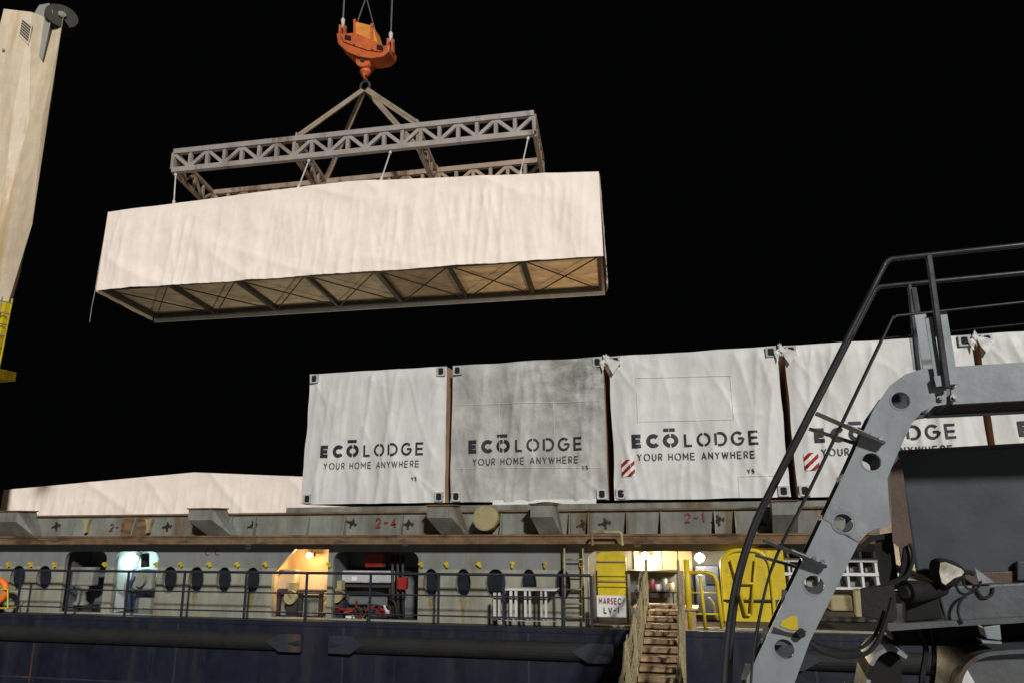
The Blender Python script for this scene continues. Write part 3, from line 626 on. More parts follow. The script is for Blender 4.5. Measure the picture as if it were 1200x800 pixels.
# ================================================================== crane tower at the left
ct = thing('deck_crane', 'cream deck crane tower with dark sheave at the left edge', 'crane', V(-24, 20, -1.8))
def ringpts(pts, z): return [V(x, y, z) for x, y in pts]
secs = [([(-26.4, 21.5), (-24.30, 18.75), (-23.45, 19.15), (-23.05, 19.75), (-22.55, 19.75), (-21.95, 19.2), (-25.3, 22), (-26.2, 23)], 19.0),
        ([(-26.6, 21.5), (-24.55, 18.72), (-23.45, 19.12), (-23.05, 19.45), (-22.45, 19.45), (-21.75, 19.05), (-25.3, 22), (-26.2, 23)], 14.5),
        ([(-27.0, 21.5), (-25.05, 18.7), (-23.6, 19.0), (-23.1, 19.12), (-22.4, 19.1), (-21.63, 19.0), (-25.3, 22), (-26.4, 23)], 10.1),
        ([(-27.2, 21.5), (-25.4, 18.9), (-24.0, 19.1), (-23.5, 19.15), (-23.0, 19.15), (-22.22, 19.1), (-25.9, 22), (-26.8, 23)], 7.4),
        ([(-27.2, 21.6), (-25.4, 19.3), (-24.2, 19.4), (-23.8, 19.45), (-23.4, 19.45), (-22.7, 19.4), (-26.3, 22), (-26.9, 23)], 5.6)]
mb = MB(); n = 8
for pts, z in secs: mb.v += ringpts(pts, z)
for i in range(len(secs) - 1):
    for j in range(n): a, c = i*n + j, i*n + (j + 1) % n; mb.f.append((a, c, c + n, a + n))
mb.f += [tuple(range(n)), tuple(reversed(range((len(secs) - 1)*n, len(secs)*n)))]
mb.build('tower', 'cream', ct)
def lerp2(a, c, t): return a[0] + (c[0] - a[0])*t, a[1] + (c[1] - a[1])*t
# sheave bracket, sheave with grooves
q = at(57, 22, 19.6)
shx = Vector((.93, -.36, .0)).normalized()
mb = MB(); mb.prism([at(*c, 19.5) for c in ((40, 60), (36, 22), (46, 6), (58, 4), (62, 14), (56, 42), (50, 70))], (-1.0, .9, 0)); mb.build('sheave_bracket', 'creamd', ct)
sv = Vector((q.x + .25, 19.9, q.z + .1))
ax = Vector((.75, -.62, .22)).normalized()
mb = MB(); mb.disc(sv, ax, .50, .5, 28); sh = mb.build('sheave', 'darks', ct, smooth='auto')
for d_ in (-.22, -.08, .08, .22): MB().disc(sv + ax*d_, ax, .56, .05, 28).build('rim', 'darks', sh)
MB().disc(sv + ax*.29, ax, .14, .1, 14).build('hub', 'equip', sh)
g0 = [at(*c, 19.0) for c in ((27, 25), (37, 33), (33, 51), (23.5, 40))]
def on_face(px, py, i0=1, i1=2):     # point of the centre face of the tower
    (A, za), (Bq, zb) = secs[0], secs[1]
    a, c, d = V(A[i0][0], A[i0][1], za), V(A[i1][0], A[i1][1], za), V(Bq[i0][0], Bq[i0][1], zb)
    nn = (c - a).cross(d - a).normalized(); r = ray(px, py); return CAM + r*((a - CAM).dot(nn)/r.dot(nn)), nn
def face_quad(name, mt, pxs, th, i0=1, i1=2, par=None):
    ps = []; 
    for c in pxs: p_, nn = on_face(*c, i0, i1); ps.append(p_)
    if nn.y > 0: nn = -nn
    return MB().prism([p_ + nn*.004 for p_ in ps], nn*th).build(name, mt, par or ct)
gr = face_quad('grille', 'cream', ((26, 21), (38.5, 31), (34, 54), (22, 42)), .05)
for k in range(6):
    t0, t1 = (k + .2)/6, (k + .8)/6
    L0, L1 = lerp2((27, 24), (24, 41), t0), lerp2((27, 24), (24, 41), t1); R0, R1 = lerp2((37, 32), (33.5, 50.5), t0), lerp2((37, 32), (33.5, 50.5), t1)
    face_quad('louvre', 'darks', (L0, R0, R1, L1), .07, par=gr)
ap = face_quad('access_panel', 'cream', ((-8, 183), (31, 188), (25, 254), (-14, 240)), .06)
face_quad('panel_shadow_strip', 'darks', ((2, 243), (25, 254.5), (24.5, 256), (1.5, 244.5)), .03, par=ap)  # dark strip put in as the shadow under the panel's lower edge
for c in ((30, 212), (5, 60), (28, 238)):
    p_, nn = on_face(*c); MB().disc(p_ - nn*.05 if nn.y > 0 else p_ + nn*.05, nn, .05, .12, 8).build('bolt', 'creamd', ct)
for y_ in (150, 305):
    face_quad('plate_seam', 'creamd', ((-20, y_ - 4), (36 - .05*y_, y_ + 3), (36 - .05*y_, y_ + 3.9), (-20, y_ - 3.1)), .006)
# yellow mast under it with a hooped ladder cage
mb = MB(); mb.box(V(-26.9, 20.2, 5.4), V(-24.9, 22.2, 5.75)); mb.build('slewing_ring', 'yellow', ct)
mb = MB(); mb.tube([V(-25.9, 21.0, 5.61), V(-25.9, 21.0, -1.8)], 1.05, 20); mb.build('pedestal_column', 'yellow', ct, smooth='auto')
cg0 = []
for j in range(7):
    z = 7.15 - j*.37; cx, cy = -21.85 - .02*j, 18.6
    hp = [V(cx - .35*math.cos(a) , cy - .38*math.sin(a), z) for a in [math.pi*i/10 for i in range(11)]]
    MB().tube(hp, .022, 6).build('cage_hoop', 'equip', ct)
for a in (0, .25, .5, .75, 1): 
    an = math.pi*a; MB().bar(V(-21.85 - .35*math.cos(an), 18.6 - .38*math.sin(an), 7.3), V(-21.97 - .35*math.cos(an), 18.6 - .38*math.sin(an), 4.3), .05, .02, (0, 1, 0)).build('cage_bar', 'paley' if a != 1 else 'yellow', ct)
MB().bar(V(-22.15, 18.95, 7.3), V(-22.05, 18.8, 4.4), .26, .2, (0, 1, 0)).build('ladder_stile', 'yellow', ct)

# ================================================================== hidden deck floodlights behind the stacked modules
def flood(name, label, loc, aim, energy, col, size=150):
    t = thing(name, label, 'floodlight', loc - Vector((0, 0, .5)))
    MB().tube([loc - Vector((0, 0, .5)), loc - Vector((0, 0, .08))], .04, 8).build('stand', 'steel', t)
    d = (Vector(aim) - loc).normalized(); MB().bar(loc - d*.16, loc - d*.06, .34, .24).build('head', 'darks', t)
    MB().bar(loc - d*.055, loc - d*.03, .30, .2).build('lens', 'lampw', t)
    ld = bpy.data.lights.new('flood_light', 'SPOT'); ld.energy = energy; ld.color = col; ld.spot_size = rad(size); ld.spot_blend = .6; ld.shadow_soft_size = .15
    lo = bpy.data.objects.new('flood_light', ld); COL.objects.link(lo); lo.parent = t; lo.location = (0, 0, .5); lo.rotation_euler = (-d).to_track_quat('Z', 'Y').to_euler()
flood('deck_floodlight', 'warm floodlight standing behind the lettered row', V(-2.2, 24.6, 4.1), PM(3, 0, 0), 420, (1, .66, .32))
flood('deck_floodlight', 'warm floodlight standing at the far rail behind the low cream module', V(-14.5, 28.8, 1.4), PM(-3, 0, 0), 700, (1, .82, .55))

# ================================================================== gangway
gw = thing('gangway', 'brown stepped gangway with netted rope rails leading onto the ship', 'gangway', (-.62, 5.6, 0))
g1, g0 = V(-.70, 13.45, -1.31), V(-.56, 5.62, -2.62)
gd = (g1 - g0).normalized(); gs = Vector((1, 0, 0)); gu = gs.cross(gd)
GWW = .25
for sx in (-1, 1): MB().bar(g0 + gs*sx*(GWW + .05), g1 + gs*sx*(GWW + .05), .06, .16).build('side_beam', 'rope', gw)
ns = 22
tr = None
for k in range(ns):
    c = g0 + (g1 - g0)*((k + .6)/ns)
    m_ = MB(); pr = [(-.16, -.02), (-.16, .015), (-.10, .035), (.12, .03), (.13, -.02)]
    m_.prism([Vector((-GWW, y, z)) for y, z in pr], (2*GWW, 0, 0))
    tr = copy_at(tr, c, gw) if tr else local('tread', m_, 'wood', gw, c)
MB().bar(g0 - gu*.1, g1 - gu*.1, 2*GWW, .03).build('under_plate', 'wood', gw)
pst = []
for sx in (-1, 1):
    tops = []
    for k in range(8):
        c = g0 + (g1 - g0)*((k + .25)/7.4) + gs*sx*(GWW + .03); tp = c + Vector((random.uniform(-.03, .03), 0, .73)); tops.append(tp)
        MB().tube([c - Vector((0, 0, .1)), tp], .026, 6).build('stanchion', 'paley', gw)
    for h_, r in ((1, .022), (.55, .016)):
        path = []
        for a, c in zip(tops, tops[1:]):
            for j in range(6):
                u = j/6; p_ = a + (c - a)*u - Vector((0, 0, (1 - h_)*.76 + .09*math.sin(math.pi*u))); path.append(p_)
        MB().tube(path + [tops[-1] - Vector((0, 0, (1 - h_)*.76))], r, 6).build('hand_rope', 'rope', gw)
    # net: crossed cords, one part each side
    mb = MB(); n_ = 44
    for k in range(n_):
        for dk in (5, -5):
            if not 0 <= k + dk <= n_: continue
            pp = []
            for u in (0, .33, .66, 1):
                s_ = (k + dk*u)/n_; c = g0 + (g1 - g0)*s_ + gs*sx*(GWW + .03); pp.append(c + Vector((sx*(.02*u + .03*math.sin(s_*19 + 2*sx)), 0, .02 + u*(.64 + .07*math.sin(s_*31)) )))
            mb.tube(pp, .006, 4, cap=False)
    o = mb.build('safety_net', 'rope', gw); o['kind'] = 'stuff'
    mb = MB(); pp = [tops[-1] - Vector((0, .3, .2)) + Vector((sx*.03*math.sin(j*1.3), -.03*j, -.11*j)) for j in range(12)]; mb.tube(pp, .02, 6).build('hanging_rope', 'rope', gw)
# landing step on the ship under the gangway head
tag(MB().box(V(-1.2, 13.56, -1.80), V(-.2, 14.05, -1.42)).box(V(-1.25, 13.52, -1.42), V(-.15, 14.08, -1.385)).build('landing_step', 'wood'), 'brown landing step on deck under the gangway head', 'step')
MB_ = None
# ================================================================== things on the ship's side deck
def px_box(p0, p1, Y, dep, mb=None):
    if p0[0] < 500 and Y > 14.27: Y = YC(p0[0], Y); dep = dep*.42 if dep > .1 else dep
    a, c = at(*p0, Y), at(*p1, Y); mb = mb or MB(); return mb.box((a.x, Y, a.z), (c.x, Y + dep, c.z))
# notice
t = thing('notice_board', 'white notice board reading MARSEC LV-1 below the ribbed yellow hatch', 'sign', at(716, 722, 13.5))
px_box((699, 697), (734, 723), 13.48, .025).build('board', 'whiteclean', t, bevel=.004)
for s_, px, py, mt, h, kx in (('MARSEC', 702, 707.5, 'redink', .11, .60), ('LV-1', 707.5, 718.5, 'darks', .115, .75)): wall_text(s_, px, py, 13.476, h, t, mt, h*.2, kx=kx)
# ribbed yellow hatch
t = thing('hatch_door', 'ribbed yellow hatch door with rounded top above the notice board', 'hatch', at(716, 700, 13.75))
a, c = at(700, 697, 13.7), at(733, 646, 13.7)
plate('panel', 'yellow', t, rrect(a.x, a.z, c.x, c.z, .12, corners=(1, 1, 0, 0)), [], lambda u, v, w_: Vector((u, 13.7 + w_, v)), .06)
for k, f_ in enumerate((.22, .33, .46, .78)): MB().box((a.x + .01, 13.665, a.z + f_*(c.z - a.z) - .012), (c.x - .01, 13.70, a.z + f_*(c.z - a.z) + .012)).build('rib', 'paley' if k % 2 else 'yellow', t)
for e in (a.x, c.x): MB().tube([(e, 13.69, a.z - .45), (e, 13.69, a.z + .42)], .018, 6).build('hinge_rod', 'darks', t)
# tubular yellow gate
t = thing('tube_gate', 'bent yellow tube gate standing right of the gangway', 'gate', at(825, 733, 13.6))
def tb(pts, r, nm, Y=13.6, mt='yellow', par=None): 
    Y = YC(pts[0][0], Y)
    return MB().tube([Vector((lambda q: (q.x, Y, q.z))(at(*q, Y))) for q in pts], r, 10).build(nm, mt, par or t, smooth='auto')
tb(((804.5, 655), (806, 690), (809, 736)), .055, 'post'); tb(((805, 671), (828, 670), (836, 673), (840, 681), (843, 705), (846.5, 736)), .035, 'rail')
tb(((820, 673), (823, 700), (827, 736)), .03, 'rail'); tb(((808, 694), (841, 694)), .014, 'bar'); tb(((809, 719), (844, 719)), .014, 'bar')
# big yellow door with an A ladder
t = thing('hatch_door', 'large rounded yellow door with a bent tube frame right of the gate', 'hatch', at(880, 727, 13.9))
a, c = at(848, 727, 13.85), at(903, 642, 13.85)
plate('panel', 'yellow', t, rrect(a.x, a.z, c.x, c.z, .3, corners=(1, 1, 0, 0)), [], lambda u, v, w_: Vector((u, 13.85 + w_, v)), .09)
pts = rrect(a.x + .03, a.z, c.x - .03, c.z - .03, .3, corners=(1, 1, 0, 0)); pts = pts[-1:] + pts[:-1]
MB().tube([(u, 13.83, v) for u, v in pts], .03, 8).build('rim', 'yellow', t)
for l_ in (((857, 655), (874, 720)), ((886, 655), (880, 720)), ((874, 720), (880, 720)), ((866, 683), (884, 683))): tb(l_, .022, 'frame_bar', 13.78)
a2, c2 = at(893, 702, 14.02), at(917, 641, 14.02)
MB().box((a2.x, 14.0, a2.z), (c2.x, 14.09, c2.z)).build('back_panel', 'yellow', t, bevel=.01)
for f_ in (.3, .6): MB().box((a2.x + .1, 13.98, a2.z + .03), (a2.x + .13, 14.0, c2.z - .03)).build('rib', 'paley', t); break
tb(((848, 703), (905, 703)), .018, 'cross_bar', 13.80, 'darks')
# ladder
t = thing('deck_ladder', 'narrow pale yellow ladder against the bulkhead right of the portholes', 'ladder', at(672, 727, 13.95))
for px in (661, 683): tb(((px, 632), (px + 1, 728)), .02, 'stile', 13.95, 'paley')
for py in (638, 655, 673, 690, 707, 722): tb(((661, py), (683.5, py)), .014, 'rung', 13.95, 'paley')
# white trestle
t = thing('white_trestle', 'white slatted stand on deck before the portholes', 'trestle', at(612, 727, 13.62))
W_ = lambda p0, p1, nm, dep=.05: px_box(p0, p1, 13.62, dep).build(nm, 'white', t)
W_((591, 689), (651, 692), 'top_rail', .4); W_((583, 725.5), (651, 728), 'bottom_rail')
for x0_, x1_ in ((578, 581), (583.5, 586.5), (597, 600), (603, 606), (614, 617), (619.5, 622), (633, 635.5), (638, 641)): W_((x0_, 692 if x0_ > 590 else 694), (x1_, 726), 'slat')
# lifebuoy
q = at(-3, 692, 13.45); t = thing('lifebuoy', 'orange lifebuoy in a yellow bracket on the railing at far left', 'lifebuoy', q)
MB().tube([q + Vector((.22*math.cos(a), 0, .22*math.sin(a))) for a in [i*math.pi/12 for i in range(25)]], .065, 10, cap=False).build('ring', 'lifeb', t, smooth=True)
fx = [at(-14, 690, 13.36), at(9, 690, 13.36), at(9, 712, 13.36), at(-14, 712, 13.36)]
for a, c in zip(fx, fx[1:] + fx[:1]): MB().tube([a, c], .016, 6).build('bracket_bar', 'yellow', t)
for c in fx[1:3]: MB().tube([c, c + Vector((0, .2, 0))], .016, 6).build('bracket_bar', 'yellow', t)
# mooring winch, left bay
t = thing('mooring_winch', 'grey winch in the dark bay at left', 'winch', at(95, 722, 14.5))
px_box((85, 668), (107, 686), 14.5, .5).build('gearbox', 'equip', t, bevel=.03)
q = at(96, 697, 14.42); mb = MB(); mb.tube([(q.x, q.y, q.z + .2), (q.x, q.y, q.z + .05), (q.x, q.y, q.z - .1), (q.x, q.y, q.z - .17), (q.x, q.y, q.z - .2)], [.16, .09, .1, .17, .17], 14); mb.build('drum', 'equip', t, smooth='auto')
px_box((86, 708), (106, 722), 14.45, .55).build('base', 'darks', t); px_box((80, 664), (112, 667), 14.6, .3).build('cover_plate', 'equip', t)
# cabinet and pump in the cool bay
t = thing('pump_unit', 'grey green pump with pipes in the pale lit bay', 'pump', at(163, 722, 14.6))
px_box((157, 667), (176, 691), 14.7, .4).build('casing', 'equip', t, bevel=.04); px_box((152, 692), (177, 695), 14.6, .5).build('tray', 'darks', t)
q = at(166, 680, 14.42); MB().disc((q.x, 14.42, q.z), (0, 1, 0), .12, .14, 18).build('pump_cover', 'equip', t); px_box((160, 700), (175, 722), 14.65, .4).build('base', 'equip', t)
tb(((152, 722), (151, 690), (154, 680), (158, 676)), .04, 'pipe', 14.6, 'equipb'); tb(((147, 722), (147, 684), (150, 678)), .03, 'pipe', 14.65, 'equip'); tb(((170, 664), (170, 648)), .09, 'flue', 14.9, 'darks')
t = thing('cabinet', 'dark blue cabinet at the back of the pale lit bay', 'cabinet', at(143, 722, 15.3))
px_box((138, 666), (166, 722), 15.3, .3).build('body', 'equipb', t, bevel=.01); px_box((139, 690), (150, 720), 15.28, .02).build('door', 'darks', t)
t = thing('stowed_pole', 'tan wooden board leaning in the pale bay beside the column', 'board', at(128, 722, 14.35))
mb = MB(); mb.bar(at(133, 648, 14.3), at(126, 722, 14.3), .10, .04, (0, 1, 0)); mb.build('plank', 'innerw', t)
# warm bay
for (x_, y_, lab) in ((342, 699, 'cream valve wheel on a stand in the orange lit bay'), (396, 697, 'cream valve wheel on a stand in the equipment bay left of the red box')):
    q = at(x_, y_, 14.35); t = thing('deck_valve', lab, 'valve', (q.x, 14.4, EZ - 1.79), 'valves in the bays')
    MB().disc((q.x, 14.3, q.z), (0, 1, 0), .135, .07, 22).build('face', 'paley', t); MB().disc((q.x, 14.4, q.z), (0, 1, 0), .1, .16, 16).build('body', 'equip', t)
    MB().box((q.x - .09, 14.34, q.z + .10), (q.x + .07, 14.5, q.z + .28)).build('neck', 'paley', t); MB().box((q.x - .12, 14.36, EZ - 1.79), (q.x + .12, 14.55, q.z - .1)).build('base', 'darks', t)
t = thing('storage_box', 'tan metal box on a dark bench in the orange lit bay', 'box', at(335, 690, 14.7))
px_box((326, 669), (345, 690), 14.7, .45).build('body', 'innerw', t, bevel=.02); px_box((325, 667), (346, 669.5), 14.66, .5).build('lid', 'equip', t)
t = thing('work_bench', 'dark bench along the orange lit bay', 'bench', at(350, 722, 14.62)); px_box((322, 690.5), (378, 694), 14.6, .6).build('top', 'darks', t)
for x_ in (324, 350, 374): px_box((x_, 694), (x_ + 2.5, 722), 14.65, .06).build('leg', 'darks', t)
px_box((327, 696), (372, 721), 15.1, .05).build('back_panel', 'equip', t)
# equipment bay D
t = thing('fire_box', 'red steel box fixed high in the equipment bay', 'box', at(437, 664, 14.9))
px_box((428, 647), (450, 664), 14.85, .3).build('body', 'red', t, bevel=.015); px_box((449, 648), (451.5, 663), 14.84, .05).build('hinge', 'darks', t); wall_text('0 1'.replace('0', 'O'), 434, 652, 14.845, .05, t, 'whiteclean')
t = thing('header_tank', 'pale grey horizontal tank in the equipment bay below the red box', 'tank', at(425, 700, 15.0))
px_box((398, 668), (460, 683), 14.95, .35).build('body', 'cast', t, bevel=.03); px_box((402, 684), (458, 688), 15.0, .3).build('sill', 'darks', t); px_box((412, 675), (418, 680), 14.935, .012).build('label_plate', 'whiteclean', t)
for x_ in (400, 456): px_box((x_, 688), (x_ + 3, 722), 15.05, .08).build('leg', 'darks', t)
tag(MB().tube([at(*q, 14.42) for q in ((408, 694), (440, 694), (455, 697), (463, 706), (466, 722))], .03, 8).build('black_hose', 'rubber'), 'black hose bending down in the equipment bay', 'hose')
t = thing('pipe_cluster', 'dark vertical pipes at the right side of the equipment bay', 'pipes', at(468, 722, 14.9))
for x_ in (460, 466, 472): tb(((x_, 650), (x_, 690), (x_ + 1, 722)), .03, 'pipe', 14.9, 'darks')
px_box((384 + 82, 676), (476, 690), 14.6, .1).build('valve_body', 'red', t)
for k in range(26):                                      # loose lashing gear, piece by piece
    px, py = random.choice((random.uniform(402, 432), random.uniform(430, 458), random.uniform(404, 458))), random.uniform(713, 724)
    q = at(px, py, 14.22 + random.random()*.2); q.z = max(q.z, EZ - 1.76)
    col, nm = random.choice((('red', 'red'), ('red', 'red'), ('red', 'red'), ('equip', 'grey'), ('white', 'white'), ('darks', 'dark')))
    a = Vector((random.uniform(-1, 1), random.uniform(-.5, .5), random.uniform(-.3, .6))).normalized()*random.uniform(.08, .17)
    mb = MB(); mb.tube([q - a, q, q + a], [.022, .03, .02], 7); mb.disc(q + a, a.orthogonal(), .045, .03, 9); mb.disc(q - a*.4, a, .04, .05, 8)
    tag(mb.build('lashing_turnbuckle', col), '%s lashing turnbuckle in the loose heap on the equipment bay deck' % nm, 'turnbuckle', '%s turnbuckles in the heap' % nm)
# gangway bay: bench with cans, dark cabinet, boards
t = thing('work_bench', 'dark bench with grey front behind the gangway head', 'bench', at(765, 722, 15.0))
px_box((734, 668), (796, 671), 14.9, .5).build('top', 'darks', t); px_box((738, 671), (794, 722), 15.1, .06).build('front', 'inner', t); px_box((762, 692), (784, 700), 14.6, .5).build('low_shelf', 'darks', t)
for j, (x_, h_, c_) in enumerate(((748, .12, 'equip'), (756, .17, 'paley'), (764, .2, 'redink'), (771, .13, 'white'), (779, .22, 'equip'), (787, .15, 'innerw'))):
    q = at(x_, 690 if j % 2 else 686, 14.75); b0 = at(x_, 692, 14.75)
    t = thing('paint_can', '%s can on the low shelf behind the gangway head, %s from the left' % (('grey', 'tan', 'red brown', 'white', 'tall grey', 'brown')[j], ('first', 'second', 'third', 'fourth', 'fifth', 'sixth')[j]), 'can', (q.x, 14.75, b0.z), 'cans behind the gangway head')
    MB().tube([(q.x, 14.75, b0.z), (q.x, 14.75, b0.z + h_)], .05, 12).build('body', c_, t, smooth='auto'); MB().tube([(q.x, 14.75, b0.z + h_), (q.x, 14.75, b0.z + h_ + .02)], [.052, .035], 12).build('lid', 'darks', t)
t = thing('shelf_plank', 'dark shelf carrying cans behind the gangway head', 'shelf', at(768, 694, 14.65)); px_box((743, 692), (793, 694.5), 14.6, .4).build('board', 'darks', t); px_box((745, 694.5), (748, 722), 14.7, .06).build('leg', 'darks', t); px_box((788, 694.5), (791, 722), 14.7, .06).build('leg', 'darks', t)
t = thing('switch_cabinet', 'dark cabinet right of the dazzling lamp behind the tube gate', 'cabinet', at(836, 722, 15.2))
px_box((814, 662), (846, 722), 15.2, .3).build('body', 'equipb', t, bevel=.02); px_box((826, 672), (838, 684), 15.17, .03).build('window', 'glass', t)
tag(MB().tube([at(*q, 14.5) for q in ((830, 700), (836, 707), (838, 718), (842, 726))], .03, 8).build('coiled_hose', 'wirew'), 'pale hose hanging behind the tube gate', 'hose')
# white rack of bins right of the yellow door
t = thing('white_rack', 'white rack with rows of dark openings behind the machine stair', 'rack', at(990, 722, 14.6))
Yr = 14.32
for py in (641, 656, 672.5, 689): px_box((905, py - 2.4), (1075, py + 2.4), Yr, .14).build('shelf', 'white', t)
for px in range(908, 1080, 17): px_box((px - 1.4, 641), (px + 1.4, 690), Yr + .02, .5).build('upright', 'white', t)
px_box((905, 630), (1075, 639), Yr + .02, .05).build('header_board', 'white', t); px_box((905, 640), (1075, 690), Yr + .5, .03).build('back_board', 'equip', t)
for r0 in (648, 664, 681):
    for px in range(916, 1066, 17):
        px_box((px - 5 + random.uniform(-1, 1), r0 - 1 + random.uniform(-2, 1)), (px + 4.5, r0 + 5.5), Yr + .2, .2).build('bin', random.choice(('inner', 'equip', 'equip', 'darks', 'cast')), t)
t = thing('stowed_crate', 'tan wrapped crate under the white rack', 'crate', at(986, 722, 14.4))
px_box((972, 697), (1000, 716), 14.25, .5).build('body', 'paley', t, bevel=.03); px_box((971, 716.5), (1001, 722), 14.2, .55).build('pallet', 'darks', t)

# ================================================================== machine at the right (stair, deck beam, hood, mudguards)
mA = rad(5.6); mR = Vector((math.cos(mA), -math.sin(mA), 0)); mN = Vector((math.sin(mA), math.cos(mA), 0))
c0 = ray(1050, 600); c0 = CAM + c0*(3.4/ (c0.x*-math.sin(YAW) + c0.y*math.cos(YAW)))
def MP(px, py, off=0):
    r = ray(px, py); o0 = c0 + mN*off; return CAM + r*((o0 - CAM).dot(mN)/r.dot(mN))
def st_(px, py, off=0): q = MP(px, py, off) - c0; return q.dot(mR), q.z
def unst(off): return lambda u, v, w_: c0 + mR*u + Vector((0, 0, v)) + mN*(off + w_)
gq = MP(1100, 800); mc = thing('port_machine', 'grey port handling machine with holed stair plate, dark handrails and hood', 'machine', (gq.x, gq.y, 0))
left = [(996, 540), (1010, 509), (1025, 477), (1043, 451), (1061, 438), (1079, 432.5), (1109, 431)]
right = [(1109, 473), (1094, 475.5), (1080, 482), (1069, 495), (1060, 513), (1048, 540), (1040, 560), (1043, 616), (1030, 618), (1019, 622), (1007, 634), (949, 751), (931, 800)]
a, c = Vector((996, 540)), Vector((882, 780)); low = c + (c - a)*1.45; e_, f_ = Vector((1007, 634)), Vector((949, 751)); lowr = f_ + (f_ - e_)*2.92
outl = [st_(*q) for q in [(low.x, low.y), (882, 780)] + left + right + [(lowr.x, lowr.y)]]
hl = [(1055.5, 469, 11.5), (1021.5, 540.5, 11.5), (988, 612.5, 12), (954, 685, 12), (919, 760, 12)]
hol = []
for x_, y_, r in hl:
    u, v = st_(x_, y_); rr = (st_(x_ + r, y_)[0] - u); hol.append(circ(u, v, rr, n=28))
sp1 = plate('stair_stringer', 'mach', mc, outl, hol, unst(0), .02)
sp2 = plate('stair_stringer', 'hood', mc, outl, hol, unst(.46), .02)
for (u, v), hh in zip([st_(x_, y_) for x_, y_, r in hl], hol):      # pressed collars round the holes
    rr = hh[0][0] - u; mb = MB(); n = 28
    for i in range(n):
        a = 2*math.pi*i/n
        for r2, dpt in ((rr - .001, -.002), (rr + .006, -.002), (rr - .001, .05), ): mb.v.append(c0 + mR*(u + r2*math.cos(a)) + Vector((0, 0, v + r2*math.sin(a))) + mN*dpt)
    for i in range(n):
        a, b_ = 3*i, 3*((i + 1) % n); mb.f += [(a, b_, b_ + 1, a + 1), (a, b_, b_ + 2, a + 2)]
    mb.build('hole_collar', 'mach', mc, smooth=False)
# worn scuff band and yellow sticker
sc_ = [MP(*q, -.003) for q in ((972, 588), (985, 587), (1018, 610), (1016, 622), (1003, 638), (963, 606))]
uw = [st_(*q) for q in ((975, 588), (1020, 613.5), (1006, 635), (965, 607))]
hh = circ(*st_(988, 612.5), st_(1002, 612.5)[0] - st_(988, 612.5)[0], n=24)
plate('weld_scuff', 'machl', mc, uw, [hh], unst(-.0035), .003)
yk = MB().prism([MP(*q, -.004) for q in ((916, 727), (928, 721), (934, 722), (935, 738), (925, 737), (914, 733))], mN*.003).build('yellow_sticker', 'yellow', mc)
MB().prism([MP(*q, -.005) for q in ((907, 734), (921, 740), (936, 742), (946, 738), (938, 748), (915, 743), (904, 741))], mN*.004).build('black_tape', 'darks', mc)
# horizontal deck beam
bo = [st_(*q) for q in ((1110.5, 431), (1300, 421.5), (1300, 460), (1110.5, 473.5))]
u0, v0 = st_(1110.5, 431); u1, _ = st_(1420, 430); vb = st_(1110.5, 473.5)[1]
plate('deck_beam', 'mach', mc, [(u0, vb), (u1, vb), (u1, v0 + .004), (u0, v0 + .004)], [], unst(-.002), .03)
MB().hexa([unst(.03)(u0, vb + .01, 0), unst(.03)(u1, vb + .01, 0), unst(.46)(u1, vb + .01, 0), unst(.46)(u0, vb + .01, 0), unst(.03)(u0, vb + .05, 0), unst(.03)(u1, vb + .05, 0), unst(.46)(u1, vb + .05, 0), unst(.46)(u0, vb + .05, 0)]).build('deck_plate', 'darks', mc)
plate('deck_beam', 'mach', mc, [(u0 - .03, vb), (u1, vb), (u1, v0), (u0 - .03, v0)], [], unst(.46), .03)
for x_, y_ in ((1098, 439), (1098, 451.5), (1116, 439), (1116, 451), (1103, 466), (1119, 465)):
    q = MP(x_, y_, -.012); bo_ = MB().disc(q, mN, .011, .016, 6); bo_.disc(q + mN*.008, mN, .017, .006, 14); bo_.build('bolt', 'bolt', mc)
# treads between the stringers
for k in range(9):
    f_ = k/8; x_, y_ = 1010 + (700 - 1010)*f_*.62, 560 + (1190 - 560)*f_*.62
    q = MP(x_, y_, .02); MB().hexa([q + mR*(-.08), q + mR*.07, q + mR*.07 + mN*.44, q + mR*(-.08) + mN*.44] + [p_ + Vector((0, 0, .025)) for p_ in (q + mR*(-.08), q + mR*.07, q + mR*.07 + mN*.44, q + mR*(-.08) + mN*.44)]).build('stair_tread', 'chas', mc)
# handrails
def smooth_path(pts, n=5):
    out = []
    for i in range(len(pts) - 1):
        p0 = pts[max(i - 1, 0)]; p1 = pts[i]; p2 = pts[i + 1]; p3 = pts[min(i + 2, len(pts) - 1)]
        for j in range(n):
            t_ = j/n; out.append(.5*((2*p1) + (p2 - p0)*t_ + (2*p0 - 5*p1 + 4*p2 - p3)*t_*t_ + (3*p1 - p0 - 3*p2 + p3)*t_**3))
    return out + [pts[-1]]
HT = [(846, 960), (847, 860), (848, 800), (851, 755), (859, 696), (870, 652), (884, 612), (904, 570), (970, 441), (1032, 320), (1037, 310), (1043, 304.5), (1052, 303), (1088, 299), (1200, 287), (1420, 263)]
MT = [(879, 960), (879, 860), (880, 800), (885, 748), (898, 686), (910, 652), (923, 624), (940, 592), (985, 500), (1042, 381), (1046, 374), (1052, 370), (1062, 369), (1200, 354), (1420, 330)]
def rail_of(pxs, r, nm):
    base = [MP(*q, -.05) for q in pxs]
    for off in (0, .45):
        MB().tube(smooth_path([p_ + mN*off for p_ in base]), r, 10).build(nm, 'tube', mc, smooth='auto')
rail_of(HT, .0125, 'handrail'); rail_of(MT, .006, 'mid_rail')
